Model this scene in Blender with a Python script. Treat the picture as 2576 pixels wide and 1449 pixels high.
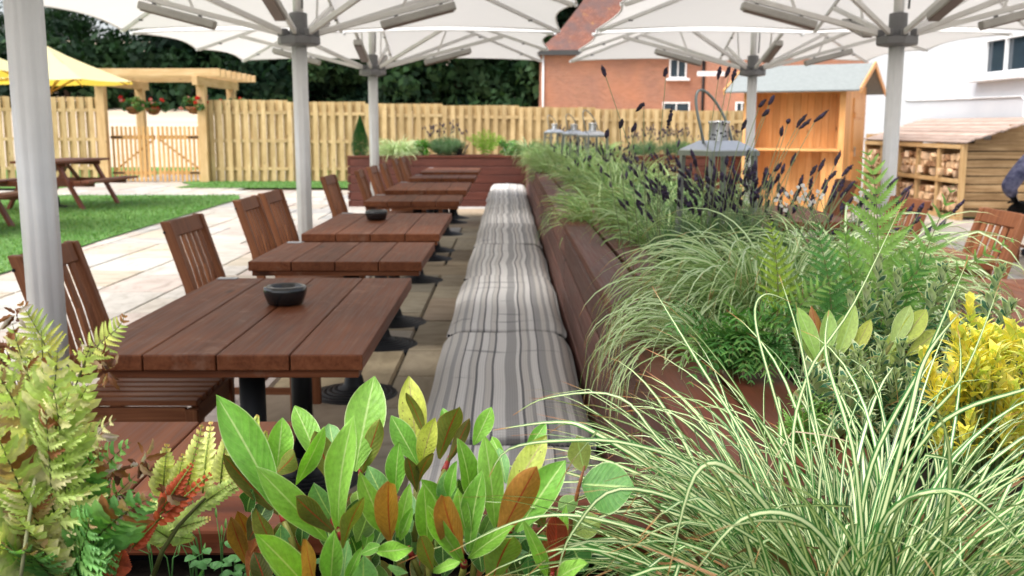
import bpy, math, random
import numpy as np
from mathutils import Vector, Matrix, noise as mnoise
R = math.radians
for o in list(bpy.data.objects): bpy.data.objects.remove(o)
scene = bpy.context.scene
COL = scene.collection
# ------------------------------------------------------------------ camera, sky, sun, exposure
CAMH = 1.33; FPX = 2500.0; PITCH = math.atan(406.5/2500.0); YAW = math.atan(10/2500.0)
cd = bpy.data.cameras.new('camera'); cam = bpy.data.objects.new('camera', cd); COL.objects.link(cam)
cd.sensor_width = 36; cd.lens = FPX/2576*36; cd.clip_start = 0.05; cd.clip_end = 2000
cam.location = (0, 0, CAMH); cam.rotation_euler = (math.pi/2 - PITCH, 0, -YAW)
cd.dof.use_dof = True; cd.dof.focus_distance = 1.35; cd.dof.aperture_fstop = 10
scene.camera = cam
world = bpy.data.worlds.new('World'); scene.world = world; world.use_nodes = True
wn = world.node_tree.nodes; wl = world.node_tree.links
SUN_EL, SUN_AZ = R(58), R(-128)         # azimuth measured from +Y towards +X
sky = wn.new('ShaderNodeTexSky'); sky.sky_type = 'NISHITA'; sky.sun_disc = False
sky.sun_elevation = SUN_EL; sky.sun_rotation = SUN_AZ; sky.dust_density = 4; sky.air_density = 1.0
hsv = wn.new('ShaderNodeHueSaturation'); hsv.inputs['Saturation'].default_value = 0.36
wl.new(sky.outputs[0], hsv.inputs['Color']); wl.new(hsv.outputs[0], wn['Background'].inputs[0])
wn['Background'].inputs[1].default_value = 0.15
sd = bpy.data.lights.new('sun', 'SUN'); sd.energy = 1.5; sd.angle = R(45); sd.color = (1, .98, .955)
sun = bpy.data.objects.new('sun', sd); COL.objects.link(sun)
sdir = Vector((math.sin(SUN_AZ)*math.cos(SUN_EL), math.cos(SUN_AZ)*math.cos(SUN_EL), math.sin(SUN_EL)))
sun.rotation_euler = sdir.to_track_quat('Z', 'Y').to_euler(); sun.location = (0, 0, 20)
scene.view_settings.view_transform = 'Standard'; scene.view_settings.look = 'None'
scene.view_settings.exposure = 1.14; scene.view_settings.gamma = 1.0
# ------------------------------------------------------------------ helpers
def ray(px, py):
    u = (px-1288)/FPX; v = (724.5-py)/FPX
    F = Vector((math.sin(YAW)*math.cos(PITCH), math.cos(YAW)*math.cos(PITCH), -math.sin(PITCH)))
    Rt = Vector((math.cos(YAW), -math.sin(YAW), 0)); U = Rt.cross(F)
    return F + u*Rt + v*U
def PY(px, py, y):                      # the point at distance y seen at a reading of the survey photo
    d = ray(px, py); return Vector((0, 0, CAMH)) + d*(y/d.y)
def PZ(px, py, z=0):                    # ... at height z
    d = ray(px, py); return Vector((0, 0, CAMH)) + d*((z-CAMH)/d.z)
rng = random.Random(7); nr = np.random.RandomState(11)
class MB:
    def __init__(s): s.v = []; s.f = []; s.c = []; s.g = []; s.n = 0
    def add(s, v, f, c=(1, 1, 1, 1), g=None):
        v = np.asarray(v, float).reshape(-1, 3); k = len(v)
        s.v.append(v); c = np.asarray(c, float)
        if c.ndim == 1: c = np.tile(c if len(c) == 4 else np.append(c, 1), (k, 1))
        s.c.append(c); s.g.append(v.copy() if g is None else np.asarray(g, float).reshape(-1, 3))
        n = s.n; s.f.extend([tuple(int(i)+n for i in q) for q in f]); s.n += k
    def box(s, c, size, m=None, col=(1, 1, 1, 1), along=None, tint=0.0):
        hx, hy, hz = size[0]/2, size[1]/2, size[2]/2
        P = np.array([(x, y, z) for x in (-hx, hx) for y in (-hy, hy) for z in (-hz, hz)])
        ax = along if along is not None else int(np.argmax(size))
        order = [ax]+[i for i in range(3) if i != ax]
        g = P[:, order] + np.array([rng.uniform(0, 40), rng.uniform(0, 40), rng.uniform(0, 40)])
        if tint: t = 1+rng.uniform(-tint, tint); col = (col[0]*t, col[1]*t, col[2]*t, 1)
        if m is not None: P = np.array([(m @ Vector(p))[:] for p in P])
        P = P + np.array(c)
        s.add(P, [(0, 1, 3, 2), (4, 6, 7, 5), (0, 4, 5, 1), (2, 3, 7, 6), (0, 2, 6, 4), (1, 5, 7, 3)], col, g)
    def bar(s, a, b, w, h, col=(1, 1, 1, 1), up=(0, 0, 1), tint=0.0):   # square bar from a to b
        a = Vector(a); b = Vector(b); d = b-a; L = d.length; x = d.normalized()
        y = Vector(up).cross(x)
        if y.length < 1e-4: y = Vector((0, 1, 0)).cross(x)
        y.normalize(); z = x.cross(y); m = Matrix((x, y, z)).transposed()
        s.box((a+b)/2, (L, w, h), m, col, 0, tint)
    def tube(s, pts, r, n=8, col=(1, 1, 1, 1), cap=True):
        pts = [Vector(p) for p in pts]; rs = r if hasattr(r, '__len__') else [r]*len(pts)
        V = []; G = []; F = []; off = rng.uniform(0, 30); L = 0; prev = None
        for i, p in enumerate(pts):
            t = (pts[min(i+1, len(pts)-1)]-pts[max(i-1, 0)]).normalized()
            if prev is None:
                a = Vector((0, 0, 1)) if abs(t.z) < .9 else Vector((1, 0, 0)); x = a.cross(t).normalized()
            else: x = (prev - t*prev.dot(t)).normalized()
            prev = x; y = t.cross(x)
            if i: L += (p-pts[i-1]).length
            for k in range(n):
                a = 2*math.pi*k/n; q = (x*math.cos(a)+y*math.sin(a))*rs[i]
                V.append(p+q); G.append((L+off, q.dot(x)+off, q.dot(y)))
        for i in range(len(pts)-1):
            for k in range(n):
                a = i*n+k; b = i*n+(k+1) % n; F.append((a, b, b+n, a+n))
        if cap: F.append(tuple(range(n-1, -1, -1))); F.append(tuple(range((len(pts)-1)*n, len(pts)*n)))
        s.add([v[:] for v in V], F, col, G)
    def lathe(s, prof, n=24, c=(0, 0, 0), col=(1, 1, 1, 1), sx=1, sy=1, mod=None):
        V = []; F = []
        for i, (r, z) in enumerate(prof):
            for k in range(n):
                a = 2*math.pi*k/n; q = r*(mod(a, i) if mod else 1)
                V.append((c[0]+q*sx*math.cos(a), c[1]+q*sy*math.sin(a), c[2]+z))
        for i in range(len(prof)-1):
            for k in range(n):
                a = i*n+k; b = i*n+(k+1) % n; F.append((a, b, b+n, a+n))
        if prof[0][0] > 1e-5: F.append(tuple(range(n-1, -1, -1)))
        if prof[-1][0] > 1e-5: F.append(tuple(range((len(prof)-1)*n, len(prof)*n)))
        s.add(V, F, col)
    def ball(s, c, r, n=8, sz=1, col=(1, 1, 1, 1), jit=0):
        prof = [(r*math.sin(math.pi*i/n)+1e-6, -r*sz*math.cos(math.pi*i/n)) for i in range(n+1)]
        s.lathe(prof, n+4, c, col, mod=(lambda a, i: 1+jit*math.sin(3*a+i*2.1)) if jit else None)
    def build(s, name, mat, parent=None, smooth=False, bevel=0, seg=2):
        me = bpy.data.meshes.new(name)
        V = np.concatenate(s.v); C = np.concatenate(s.c); G = np.concatenate(s.g)
        me.from_pydata(V.tolist(), [], s.f); me.update()
        a = me.attributes.new('col', 'FLOAT_COLOR', 'POINT'); a.data.foreach_set('color', C.astype(np.float32).ravel())
        a = me.attributes.new('gc', 'FLOAT_VECTOR', 'POINT'); a.data.foreach_set('vector', G.astype(np.float32).ravel())
        if smooth: me.polygons.foreach_set('use_smooth', [True]*len(me.polygons))
        me.materials.append(mat)
        o = bpy.data.objects.new(name, me); COL.objects.link(o)
        if parent is not None: o.parent = parent
        if bevel:
            b = o.modifiers.new('edge', 'BEVEL'); b.width = bevel; b.segments = seg; b.limit_method = 'ANGLE'; b.angle_limit = R(50)
        return o
def tag(o, label, cat, group=None):
    o['label'] = label; o['category'] = cat
    if group: o['group'] = group
    return o
def thing(name, label, cat, loc=(0, 0, 0), rz=0, group=None):
    o = bpy.data.objects.new(name, None); COL.objects.link(o); o.empty_display_size = .1
    o.location = loc; o.rotation_euler = (0, 0, rz); return tag(o, label, cat, group)
def structure(o, kind='structure'): o['kind'] = kind; return o
def copy_tree(o, parent=None, loc=None, rz=None, label=None):
    c = o.copy(); COL.objects.link(c)
    if parent is not None: c.parent = parent
    for ch in [q for q in list(o.children)]: copy_tree(ch, c)
    if loc is not None: c.location = loc
    if rz is not None: c.rotation_euler = (0, 0, rz)
    if label: c['label'] = label
    return c
# ------------------------------------------------------------------ materials
class NT:
    def __init__(s, name):
        s.m = bpy.data.materials.new(name); s.m.use_nodes = True; s.t = s.m.node_tree; s.n = s.t.nodes; s.p = s.n['Principled BSDF']
    def node(s, typ, **kw):
        n = s.n.new(typ)
        for k, v in kw.items():
            if k.startswith('in_'):
                key = k[3:]; key = int(key) if key.isdigit() else key.replace('_', ' ')
                s.set(n.inputs[key], v)
            else: setattr(n, k, v)
        return n
    def set(s, sock, v):
        if isinstance(v, bpy.types.NodeSocket): s.t.links.new(v, sock)
        elif hasattr(v, '__len__') and sock.type == 'RGBA' and len(v) == 3: sock.default_value = (*v, 1)
        else: sock.default_value = v
    def attr(s, name, out='Color'): return s.node('ShaderNodeAttribute', attribute_name=name).outputs[out]
    def mapv(s, vec, scale=(1, 1, 1), loc=(0, 0, 0)):
        return s.node('ShaderNodeMapping', in_Vector=vec, in_Scale=scale, in_Location=loc).outputs[0]
    def noise(s, vec=None, scale=5, detail=4, rough=.55, dist=0, out=0):
        n = s.node('ShaderNodeTexNoise', in_Scale=scale, in_Detail=detail, in_Roughness=rough, in_Distortion=dist)
        if vec is not None: s.set(n.inputs['Vector'], vec)
        return n.outputs[out]
    def ramp(s, fac, stops, interp='LINEAR'):
        n = s.node('ShaderNodeValToRGB', in_Fac=fac); cr = n.color_ramp; cr.interpolation = interp
        while len(cr.elements) < len(stops): cr.elements.new(0.5)
        for e, (p, c) in zip(cr.elements, stops):
            e.position = p; e.color = (*c, 1) if hasattr(c, '__len__') else (c, c, c, 1)
        return n.outputs[0]
    def mix(s, f, a, b, mode='MIX'):
        n = s.node('ShaderNodeMix', data_type='RGBA', blend_type=mode)
        s.set(n.inputs[0], f); s.set(n.inputs[6], a); s.set(n.inputs[7], b); return n.outputs[2]
    def math(s, op, a, b=0.0, c=None):
        n = s.node('ShaderNodeMath', operation=op); s.set(n.inputs[0], a); s.set(n.inputs[1], b)
        if c is not None: s.set(n.inputs[2], c)
        return n.outputs[0]
    def bump(s, h, strength=.3, dist=.01):
        n = s.node('ShaderNodeBump', in_Height=h, in_Strength=strength, in_Distance=dist); s.set(s.p.inputs['Normal'], n.outputs[0]); return n.outputs[0]
    def out(s, col=None, rough=None, spec=None, metal=None):
        if col is not None: s.set(s.p.inputs['Base Color'], col)
        if rough is not None: s.set(s.p.inputs['Roughness'], rough)
        if spec is not None: s.set(s.p.inputs['Specular IOR Level'], spec)
        if metal is not None: s.set(s.p.inputs['Metallic'], metal)
        return s.m
    def translucent(s, col, fac):
        t = s.node('ShaderNodeBsdfTranslucent'); s.set(t.inputs[0], col)
        mx = s.node('ShaderNodeMixShader'); s.set(mx.inputs[0], fac)
        s.t.links.new(s.p.outputs[0], mx.inputs[1]); s.t.links.new(t.outputs[0], mx.inputs[2])
        s.t.links.new(mx.outputs[0], s.n['Material Output'].inputs['Surface'])
def wood(name, dark, mid, light, rough=.5, grain=1.0, knots=True, spec=.4, bumps=.25, wear=None):
    t = NT(name); gc = t.attr('gc', 'Vector')
    v = t.mapv(gc, (1.2*grain, 22*grain, 22*grain)); n1 = t.noise(v, 1.6, 5, .6, .6)
    v2 = t.mapv(gc, (3*grain, 90*grain, 90*grain)); n2 = t.noise(v2, 1.5, 3, .6)
    n3 = t.noise(gc, 2.3, 3, .6)
    c = t.ramp(n1, [(.3, dark), (.5, mid), (.7, light)])
    c = t.mix(.35, c, t.ramp(n2, [(.35, dark), (.65, light)]))
    c = t.mix(t.ramp(n3, [(.4, 0), (.68, .55)]), c, dark)
    if wear: c = t.mix(t.ramp(t.noise(gc, 7, 4, .7), [(.58, 0), (.72, .7)]), c, wear)
    if knots:
        vo = t.node('ShaderNodeTexVoronoi', in_Scale=1.0, in_Vector=t.mapv(gc, (2.1, 6.0, 3.0)))
        c = t.mix(t.ramp(vo.outputs['Distance'], [(.035, .85), (.11, 0)]), c, tuple(x*.4 for x in dark))
    c = t.mix(1.0, c, t.attr('col'), 'MULTIPLY')
    t.bump(n1 if grain < 1 else n2, bumps, .004)
    return t.out(c, t.ramp(n2, [(.3, rough-.08), (.7, rough+.1)]), spec)
def plain(name, col, rough=.5, metal=0, spec=.5, var=.12, sc=6, bump=0, bsc=40):
    t = NT(name); tc = t.attr('gc', 'Vector'); n = t.noise(tc, sc, 5, .6)
    c = t.mix(1.0, t.ramp(n, [(.3, tuple(x*(1-var) for x in col)), (.7, tuple(min(1, x*(1+var)) for x in col))]), t.attr('col'), 'MULTIPLY')
    if bump: t.bump(t.noise(tc, bsc, 3, .6), bump, .003)
    return t.out(c, rough, spec, metal)
def leafmat(name, fac=.35, rough=.45, spec=.4, var=.25, sc=30, tr=(1.1, 1.35, .6)):
    t = NT(name); c = t.attr('col'); n = t.noise(t.attr('gc', 'Vector'), sc, 3, .6)
    c = t.mix(1.0, c, t.ramp(n, [(.3, 1-var), (.7, 1.0)]), 'MULTIPLY')
    m = t.out(c, rough, spec); t.translucent(t.mix(1.0, c, tr, 'MULTIPLY'), fac); return m
M = {}
M['table'] = wood('table_wood', (.080, .023, .008), (.150, .046, .018), (.225, .080, .034), .48, .8, wear=(.24, .13, .085), spec=.2)
M['chair'] = wood('chair_wood', (.11, .034, .012), (.20, .068, .026), (.32, .13, .055), .5, 1.2, knots=False, spec=.3)
M['cap'] = wood('planter_wood', (.055, .014, .006), (.110, .029, .014), (.165, .048, .025), .5, .7, wear=(.15, .07, .045), spec=.30)
M['nearcap'] = wood('near_cap_wood', (.035, .009, .004), (.075, .019, .008), (.125, .038, .018), .5, .55, wear=(.12, .05, .03), spec=.12)
M['wallwood'] = wood('planter_side_wood', (.070, .026, .018), (.125, .050, .036), (.175, .078, .058), .55, .5, spec=.25, wear=(.19, .10, .08))
M['bed_wall'] = wood('planter_wall_wood', (.05, .013, .008), (.095, .024, .014), (.14, .042, .026), .5, .7)
M['fence'] = wood('fence_wood', (.36, .235, .10), (.55, .39, .19), (.70, .54, .31), .65, .8, spec=.2)
M['pergola'] = wood('pergola_wood', (.46, .29, .12), (.62, .41, .20), (.72, .52, .30), .65, .8, spec=.2)
M['gatewood'] = wood('gate_wood', (.42, .22, .07), (.60, .35, .13), (.70, .45, .2), .6, .8, spec=.2)
M['shed'] = wood('shed_wood', (.68, .30, .09), (.82, .41, .14), (.90, .54, .25), .5, .8, spec=.3)
M['store'] = wood('log_store_wood', (.14, .08, .035), (.33, .21, .105), (.47, .34, .19), .75, .6, spec=.15)
M['storeframe'] = wood('log_store_frame_wood', (.36, .22, .09), (.52, .34, .16), (.62, .44, .24), .7, .8, spec=.15)
M['picnic'] = wood('picnic_wood', (.11, .026, .014), (.18, .044, .025), (.25, .075, .045), .5, .8)
M['iron'] = plain('black_iron', (.009, .010, .012), .5, 0, .3)
M['pole'] = plain('pole_aluminium', (.66, .66, .65), .4, .15, .5, .05)
M['strut'] = plain('strut_aluminium', (.62, .61, .59), .45, .2, .5, .06)
M['hub'] = plain('hub_grey', (.16, .16, .165), .5, .1)
M['heater'] = plain('heater_grey', (.36, .35, .33), .5, .2)
M['element'] = plain('heater_element', (.13, .085, .065), .4, .3)
M['steel'] = plain('lantern_steel', (.20, .22, .20), .35, .5)
M['plate'] = plain('plate_steel', (.5, .52, .55), .3, .7)
M['bark'] = plain('bark', (.07, .05, .035), .9, 0, .1, .4, 8, .8, 20)
M['soil'] = plain('soil', (.018, .013, .010), .95, 0, .1, .6, 30, 1, 60)
M['black'] = plain('black_plastic', (.010, .011, .012), .12, 0, .6)
M['white'] = plain('white_paint', (.78, .78, .78), .5)
M['leaf'] = leafmat('foliage'); M['tree'] = leafmat('tree_foliage', .25, .6, .15, .5, .6)
M['stem'] = leafmat('stems', 0.05, .5, .3, .2)
M['flower'] = leafmat('petals', .3, .6, .2, .2, 60, (1.2, 1, 1))
M['roofslat'] = wood('roof_slat_wood', (.28, .20, .16), (.40, .31, .26), (.50, .40, .35), .8, .8, spec=.1)
# ------------------------------------------------------------------ ground, lawn, paving, field
def poly_sheet(name, pts, z, mat, sub=0):
    mb = MB(); mb.add([(p[0], p[1], z) for p in pts], [tuple(range(len(pts)))]); o = mb.build(name, mat); return structure(o)
t = NT('earth'); g = t.attr('gc', 'Vector'); t.out(t.ramp(t.noise(g, 1.5, 6, .65), [(.3, (.10, .09, .05)), (.7, (.16, .15, .08))]), .95, .1); M['earth'] = t.m
poly_sheet('ground', [(-600, -200), (600, -200), (600, 900), (-600, 900)], -0.06, M['earth'])
t = NT('lawn'); g = t.attr('gc', 'Vector')
c = t.mix(t.ramp(t.noise(g, .9, 4, .6), [(.35, 0), (.7, 1)]), (.11, .24, .065), (.19, .33, .11))
c = t.mix(.5, c, t.ramp(t.noise(g, 45, 4, .7), [(.3, (.02, .08, .012)), (.7, (.12, .26, .05))]))
t.bump(t.noise(g, 80, 3, .7), .6, .02); t.out(c, .85, .15); M['lawn'] = t.m
LA = [PZ(*p)[:2] for p in ((-260, 790), (0, 702), (240, 618), (604, 506))]
FY = 23.6                                # the fence line
lawn1 = [(-40, 4.5), (-5.2, 4.5)]+[tuple(p) for p in LA]+[(-5.1, 18.9), (-40, 18.9)]
poly_sheet('lawn', lawn1, .046, M['lawn'])
a = PZ(438, 477); b = PZ(500, 458); lawn2 = [(a.x, a.y), (-3.0, a.y-.15), (-3.0, FY+.5), (b.x-.05, FY+.5), (b.x-.1, 23.2), (-7.0, 22.2)]
poly_sheet('lawn', lawn2, .047, M['lawn'])
poly_sheet('lawn', [(-40, 21.6), (-9.6, 21.6), (-9.4, FY+.5), (-40, FY+.5)], .013, M['lawn'])
poly_sheet('grass_verge', [(-60, FY+.6), (60, FY+.6), (60, 33), (-60, 33)], .01, M['lawn'])
# sandstone paving, every slab its own tone
t = NT('sandstone'); g = t.attr('gc', 'Vector')
c = t.mix(1, t.attr('col'), t.ramp(t.noise(g, 3.2, 6, .62, .8), [(.25, (.62, .60, .55)), (.5, (.92, .90, .88)), (.75, (1.1, 1.08, 1.04))]), 'MULTIPLY')
st = t.ramp(t.noise(g, .55, 4, .6), [(.42, 0), (.62, 1)])
t.bump(t.noise(g, 25, 4, .6), .35, .004); t.out(c, .75, .25); M['slab'] = t.m
M['joint'] = plain('mortar', (.16, .13, .09), .9, 0, .1, .3, 9)
def slabs(name, x0, x1, y0, y1, z, keep, seed, tone_at=None):
    r = random.Random(seed); mb = MB(); u = .3; nx = int((x1-x0)/u); ny = int((y1-y0)/u); occ = np.zeros((nx, ny), bool)
    tones = [(.66, .61, .54), (.62, .58, .53), (.60, .53, .45), (.66, .59, .48), (.56, .55, .53), (.68, .65, .60), (.62, .54, .49)]
    for j in range(ny):
        for i in range(nx):
            if occ[i, j]: continue
            opts = [(3, 2), (2, 2), (2, 3), (2, 1), (1, 2), (3, 1), (1, 1)]
            r.shuffle(opts); opts = sorted(opts, key=lambda q: -(q[0]*q[1])*r.uniform(.4, 1))
            for w, h in opts:
                if i+w <= nx and j+h <= ny and not occ[i:i+w, j:j+h].any(): break
            occ[i:i+w, j:j+h] = True
            ax, ay, bx, by = x0+i*u+.006, y0+j*u+.006, x0+(i+w)*u-.006, y0+(j+h)*u-.006
            if not keep((ax+bx)/2, (ay+by)/2): continue
            c = np.array(tones[r.randrange(7)])*r.uniform(.64, .84)
            if tone_at: c = c*np.array(tone_at((ax+bx)/2, (ay+by)/2))
            h0 = z+r.uniform(0, .003); e = .008
            P = [(ax, ay, z-.02), (bx, ay, z-.02), (bx, by, z-.02), (ax, by, z-.02), (ax+e, ay+e, h0), (bx-e, ay+e, h0), (bx-e, by-e, h0), (ax+e, by-e, h0)]
            o = np.array([r.uniform(0, 50), r.uniform(0, 50), 0]); s = (1, 2.2, 1) if r.random() < .5 else (2.2, 1, 1)
            mb.add(P, [(4, 5, 6, 7), (0, 1, 5, 4), (1, 2, 6, 5), (2, 3, 7, 6), (3, 0, 4, 7)], tuple(c)+(1,), np.array(P)*np.array(s)+o)
    return structure(mb.build(name, M['slab']))
def edgex(y):
    P = LA
    for k in range(len(P)-1):
        if P[k][1] <= y <= P[k+1][1]: return P[k][0]+(P[k+1][0]-P[k][0])*(y-P[k][1])/(P[k+1][1]-P[k][1])
    return -5.1 if y > P[-1][1] else P[0][0]
poly_sheet('patio_bed', [(-5.6, -2), (9.5, -2), (9.5, 21.4), (-5.6, 21.4)], .004, M['joint'])
def shade_dirt(x, y):                          # dirtier stone with shade painted in, under the tables and the bench
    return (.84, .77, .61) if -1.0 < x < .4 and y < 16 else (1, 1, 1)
slabs('patio', -6, 9.3, -1.8, 21.3, .03, lambda x, y: (x > edgex(y)-.7 and y < 19.0) or (y >= 19.0 and x > -4.0 and y < 20.4 and x < 9), 3, shade_dirt)
slabs('path', -40, -3.0, 18.6, 20.7, .034, lambda x, y: True, 5)
slabs('path', -9.5, -5.5, 20.4, 30.3, .030, lambda x, y: True, 6)
# stubble field rising behind the fence
t = NT('stubble'); g = t.attr('gc', 'Vector')
c = t.mix(t.ramp(t.noise(t.mapv(g, (.05, .5, 1)), 1.0, 5, .6), [(.3, 0), (.7, 1)]), (.50, .40, .29), (.60, .50, .40))
t.out(c, .95, .05); M['field'] = t.m
mb = MB(); xs = np.linspace(-260, 200, 24); ys = [33, 40, 50, 60, 75, 95, 130, 200]
def fz(y): return .0 if y <= 33 else (y-33)*.108
mb.add([(x, y, fz(y)) for y in ys for x in xs], [(j*24+i, j*24+i+1, (j+1)*24+i+1, (j+1)*24+i) for j in range(len(ys)-1) for i in range(23)])
structure(mb.build('field', M['field'], smooth=True))
# grass blades on the lawn
def lawn_blades():
    mb = MB(); n = 26000
    def inside(x, y):
        return (x < edgex(y)-.01 and 7.5 < y < 18.85) or (y > 21.0 and -7.0 < x < -2.9)
    V = []; F = []; C = []; k = 0
    while k < n:
        if rng.random() < .8: y = 8+11*rng.random(); x = edgex(y)-rng.random()**1.3*5.5
        else: y = rng.uniform(21, FY); x = rng.uniform(-7, -3)
        if not inside(x, y): continue
        a = rng.uniform(0, 6.28); h = rng.uniform(.015, .04); w = .009; dx, dy = math.cos(a), math.sin(a); l = rng.uniform(0, .03)
        b = len(V); V += [(x-dx*w, y-dy*w, .045), (x+dx*w, y+dy*w, .045), (x+dy*l, y-dx*l, .048+h)]
        F.append((b, b+1, b+2)); s = rng.uniform(.7, 1.3); c = (.15*s, .30*s, .085*s, 1) if rng.random() < .8 else (.20*s, .30*s, .09*s, 1); C += [c]*3; k += 1
    mb.add(V, F, np.array(C)); o = mb.build('grass', M['leaf']); o['kind'] = 'stuff'; return o
lawn_blades()
# ------------------------------------------------------------------ trees
def leafcloud(mb, centers, r, n, size, cols, flat=.8):
    """small leaf quads scattered through lumpy clusters"""
    cs = np.array(centers); k = nr.randint(0, len(cs), n); d = nr.normal(size=(n, 3)); d /= np.linalg.norm(d, axis=1)[:, None]
    rad = np.array(r)[k]*(nr.rand(n)**.35); P = cs[k]+d*rad[:, None]*np.array([1, 1, flat])
    a = nr.normal(size=(n, 3)); a /= np.linalg.norm(a, axis=1)[:, None]; b = np.cross(a, d+.3*nr.normal(size=(n, 3))); b /= (np.linalg.norm(b, axis=1)[:, None]+1e-9)
    s = size*(.6+.8*nr.rand(n))[:, None]
    V = np.stack([P-a*s, P-b*s*.55, P+a*s, P+b*s*.55], 1).reshape(-1, 3)
    cc = np.array(cols)[nr.randint(0, len(cols), len(cs))][k]*(.75+.5*nr.rand(n))[:, None]
    C = np.repeat(np.concatenate([cc, np.ones((n, 1))], 1), 4, 0)
    base = np.arange(n)*4; mb.add(V, np.stack([base, base+1, base+2, base+3], 1).tolist(), C)
def crown_mesh(seed, h, w, nclump, n, size, cols):
    r = random.Random(seed); mb = MB(); cen = []; rr = []
    for i in range(nclump):
        a = r.uniform(0, 6.28); t_ = r.random(); z = h*(.22+.75*t_); q = w*math.sqrt(max(.05, 1-(1.5*t_-.55)**2))*r.uniform(.35, 1)
        cen.append((math.cos(a)*q, math.sin(a)*q, z)); rr.append(r.uniform(.10, .2)*h)
    leafcloud(mb, cen, rr, n, size, cols); return mb, cen
def trunk_mesh(seed, h, w, cen):
    r = random.Random(seed); mb = MB()
    mb.tube([(0, 0, -.3), (.03*h, 0, h*.25), (0, .02*h, h*.55), (.01*h, 0, h*.85)], [h*.035, h*.026, h*.017, h*.006], 9)
    for c in cen[:12]:
        z = min(c[2]*.6, h*.6); mb.tube([(0, 0, z), (c[0]*.5, c[1]*.5, (z+c[2])/2+.3), c], [h*.012, h*.008, h*.003], 6)
    return mb
DARK = [(.016, .042, .020), (.024, .062, .024), (.038, .086, .032), (.012, .036, .020), (.048, .098, .040)]
protos = []
for i, (h, w) in enumerate([(13, 4.6), (12, 4.0), (14, 5.2)]):
    mb, cen = crown_mesh(40+i, h, w, 60, 15000, .17, DARK); protos.append((mb, cen, h, w))
tree_spots = [(-29.5, 62, 0, .42), (-26.0, 60, 1, .45), (-19.0, 58, 2, 1.05), (-16.0, 60, 1, 1.22), (-11.5, 57, 0, 1.05), (-7, 61, 2, 1.12), (-2.8, 56, 1, 1.0), (-34, 66, 2, .45),
              (1.2, 60, 0, 1.1), (-14, 70, 2, 1.2), (-22, 72, 0, 1.2), (-5, 72, 1, 1.3), (-39, 60, 1, .42), (6.5, 66, 2, 1.15), (-23, 76, 0, 1.0)]
words = ['first', 'second', 'third', 'fourth', 'fifth', 'sixth', 'seventh', 'eighth', 'ninth', 'tenth', 'eleventh', 'twelfth', 'thirteenth', 'fourteenth', 'fifteenth']
order = sorted(range(len(tree_spots)), key=lambda i: tree_spots[i][0]/tree_spots[i][1])
made = {}
for rank, i in enumerate(order):
    x, y, k, s = tree_spots[i]; lab = f'dark green leafy tree of the wood beyond the field, {words[rank]} from the left'
    if k not in made:
        mb, cen, h, w = protos[k]; root = thing('broadleaf_tree', lab, 'tree', (x, y, fz(y)), rng.uniform(0, 6), 'trees of the wood beyond the field')
        mb.build('crown', M['tree'], root); trunk_mesh(k, h, w, cen).build('trunk', M['bark'], root, True); made[k] = root
    else: root = copy_tree(made[k], None, (x, y, fz(y)), rng.uniform(0, 6), lab)
    root.scale = (s, s, s)
mb = MB(); cen = []; rr = []   # under-storey that closes the wood off
for i in range(230):
    xx = rng.uniform(-50, 12); cen.append((xx, rng.uniform(62, 72), fz(66)+rng.uniform(-.5, 9.0 if xx > -22.5 else 2.2))); rr.append(rng.uniform(1.6, 2.6) if xx > -22.5 else 1.3)
leafcloud(mb, cen, rr, 60000, .30, DARK[:4]); cen = []; rr = []
for i in range(200): cen.append((rng.uniform(-42, 9), rng.uniform(53, 57), fz(55)+rng.uniform(-.8, 3.0))); rr.append(rng.uniform(1.0, 1.7))
leafcloud(mb, cen, rr, 42000, .26, DARK); o = mb.build('woodland_undergrowth', M['tree']); o['kind'] = 'stuff'
mb, cen = crown_mesh(77, 11, 4, 160, 22000, .2, DARK)
o = thing('broadleaf_tree', 'dark tree behind the brick house, above its tiled roof', 'tree', (4.2, 66, 2)); mb.build('crown', M['tree'], o); trunk_mesh(9, 11, 4, cen).build('trunk', M['bark'], o, True)
# ------------------------------------------------------------------ board fence
def fence_run(name, label, x0, x1, y0, y1, h0, h1, cat='fence'):
    root = thing(name, label, cat, (x0, y0, 0)); L = x1-x0; n = max(1, round(L/1.8)); W = L/n
    for k in range(n+1):
        x = k*W; yy = (y1-y0)*k/n; h = h0+(h1-h0)*k/n; mb = MB(); mb.box((x, yy+.09, h/2-.05), (.1, .1, h), col=(.9, .9, .85, 1)); mb.build('fence_post', M['fence'], root, bevel=.004, seg=1)
    for k in range(n):
        mb = MB(); h = h0+(h1-h0)*(k+.5)/n; ya = (y1-y0)*(k+.5)/n
        for z in (.18*h, .52*h, .86*h): mb.box((W*(k+.5), ya, z), (W-.004, .045, .075), tint=.12)
        m = 9; p = W/m
        for i in range(m):
            x = W*k+p*(i+.27); hh = h+rng.uniform(-.006, .006); yb = (y1-y0)*(x/L)
            mb.box((x, yb-.034, hh/2+.02), (.105, .02, hh), Matrix.Rotation(rng.uniform(-.006, .006), 3, 'Y'), tint=.16)
            mb.box((x+p/2, yb+.034, hh/2+.02), (.105, .02, hh), Matrix.Rotation(rng.uniform(-.006, .006), 3, 'Y'), col=(.95, .92, .85, 1), tint=.16)
        mb.build('board_panel', M['fence'], root)
    return root
gl = PY(262, 300, FY).x; gr = PY(514, 300, FY).x
fence_run('board_fence', 'pale timber board fence left of the pergola gateway', -21.0, gl-.12, FY-.3, FY, 2.06, 1.98)
fence_run('board_fence', 'long pale timber board fence right of the pergola gateway, behind the red planters', gr+.12, 7.5, FY, FY+.5, 1.94, 1.62)
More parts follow.
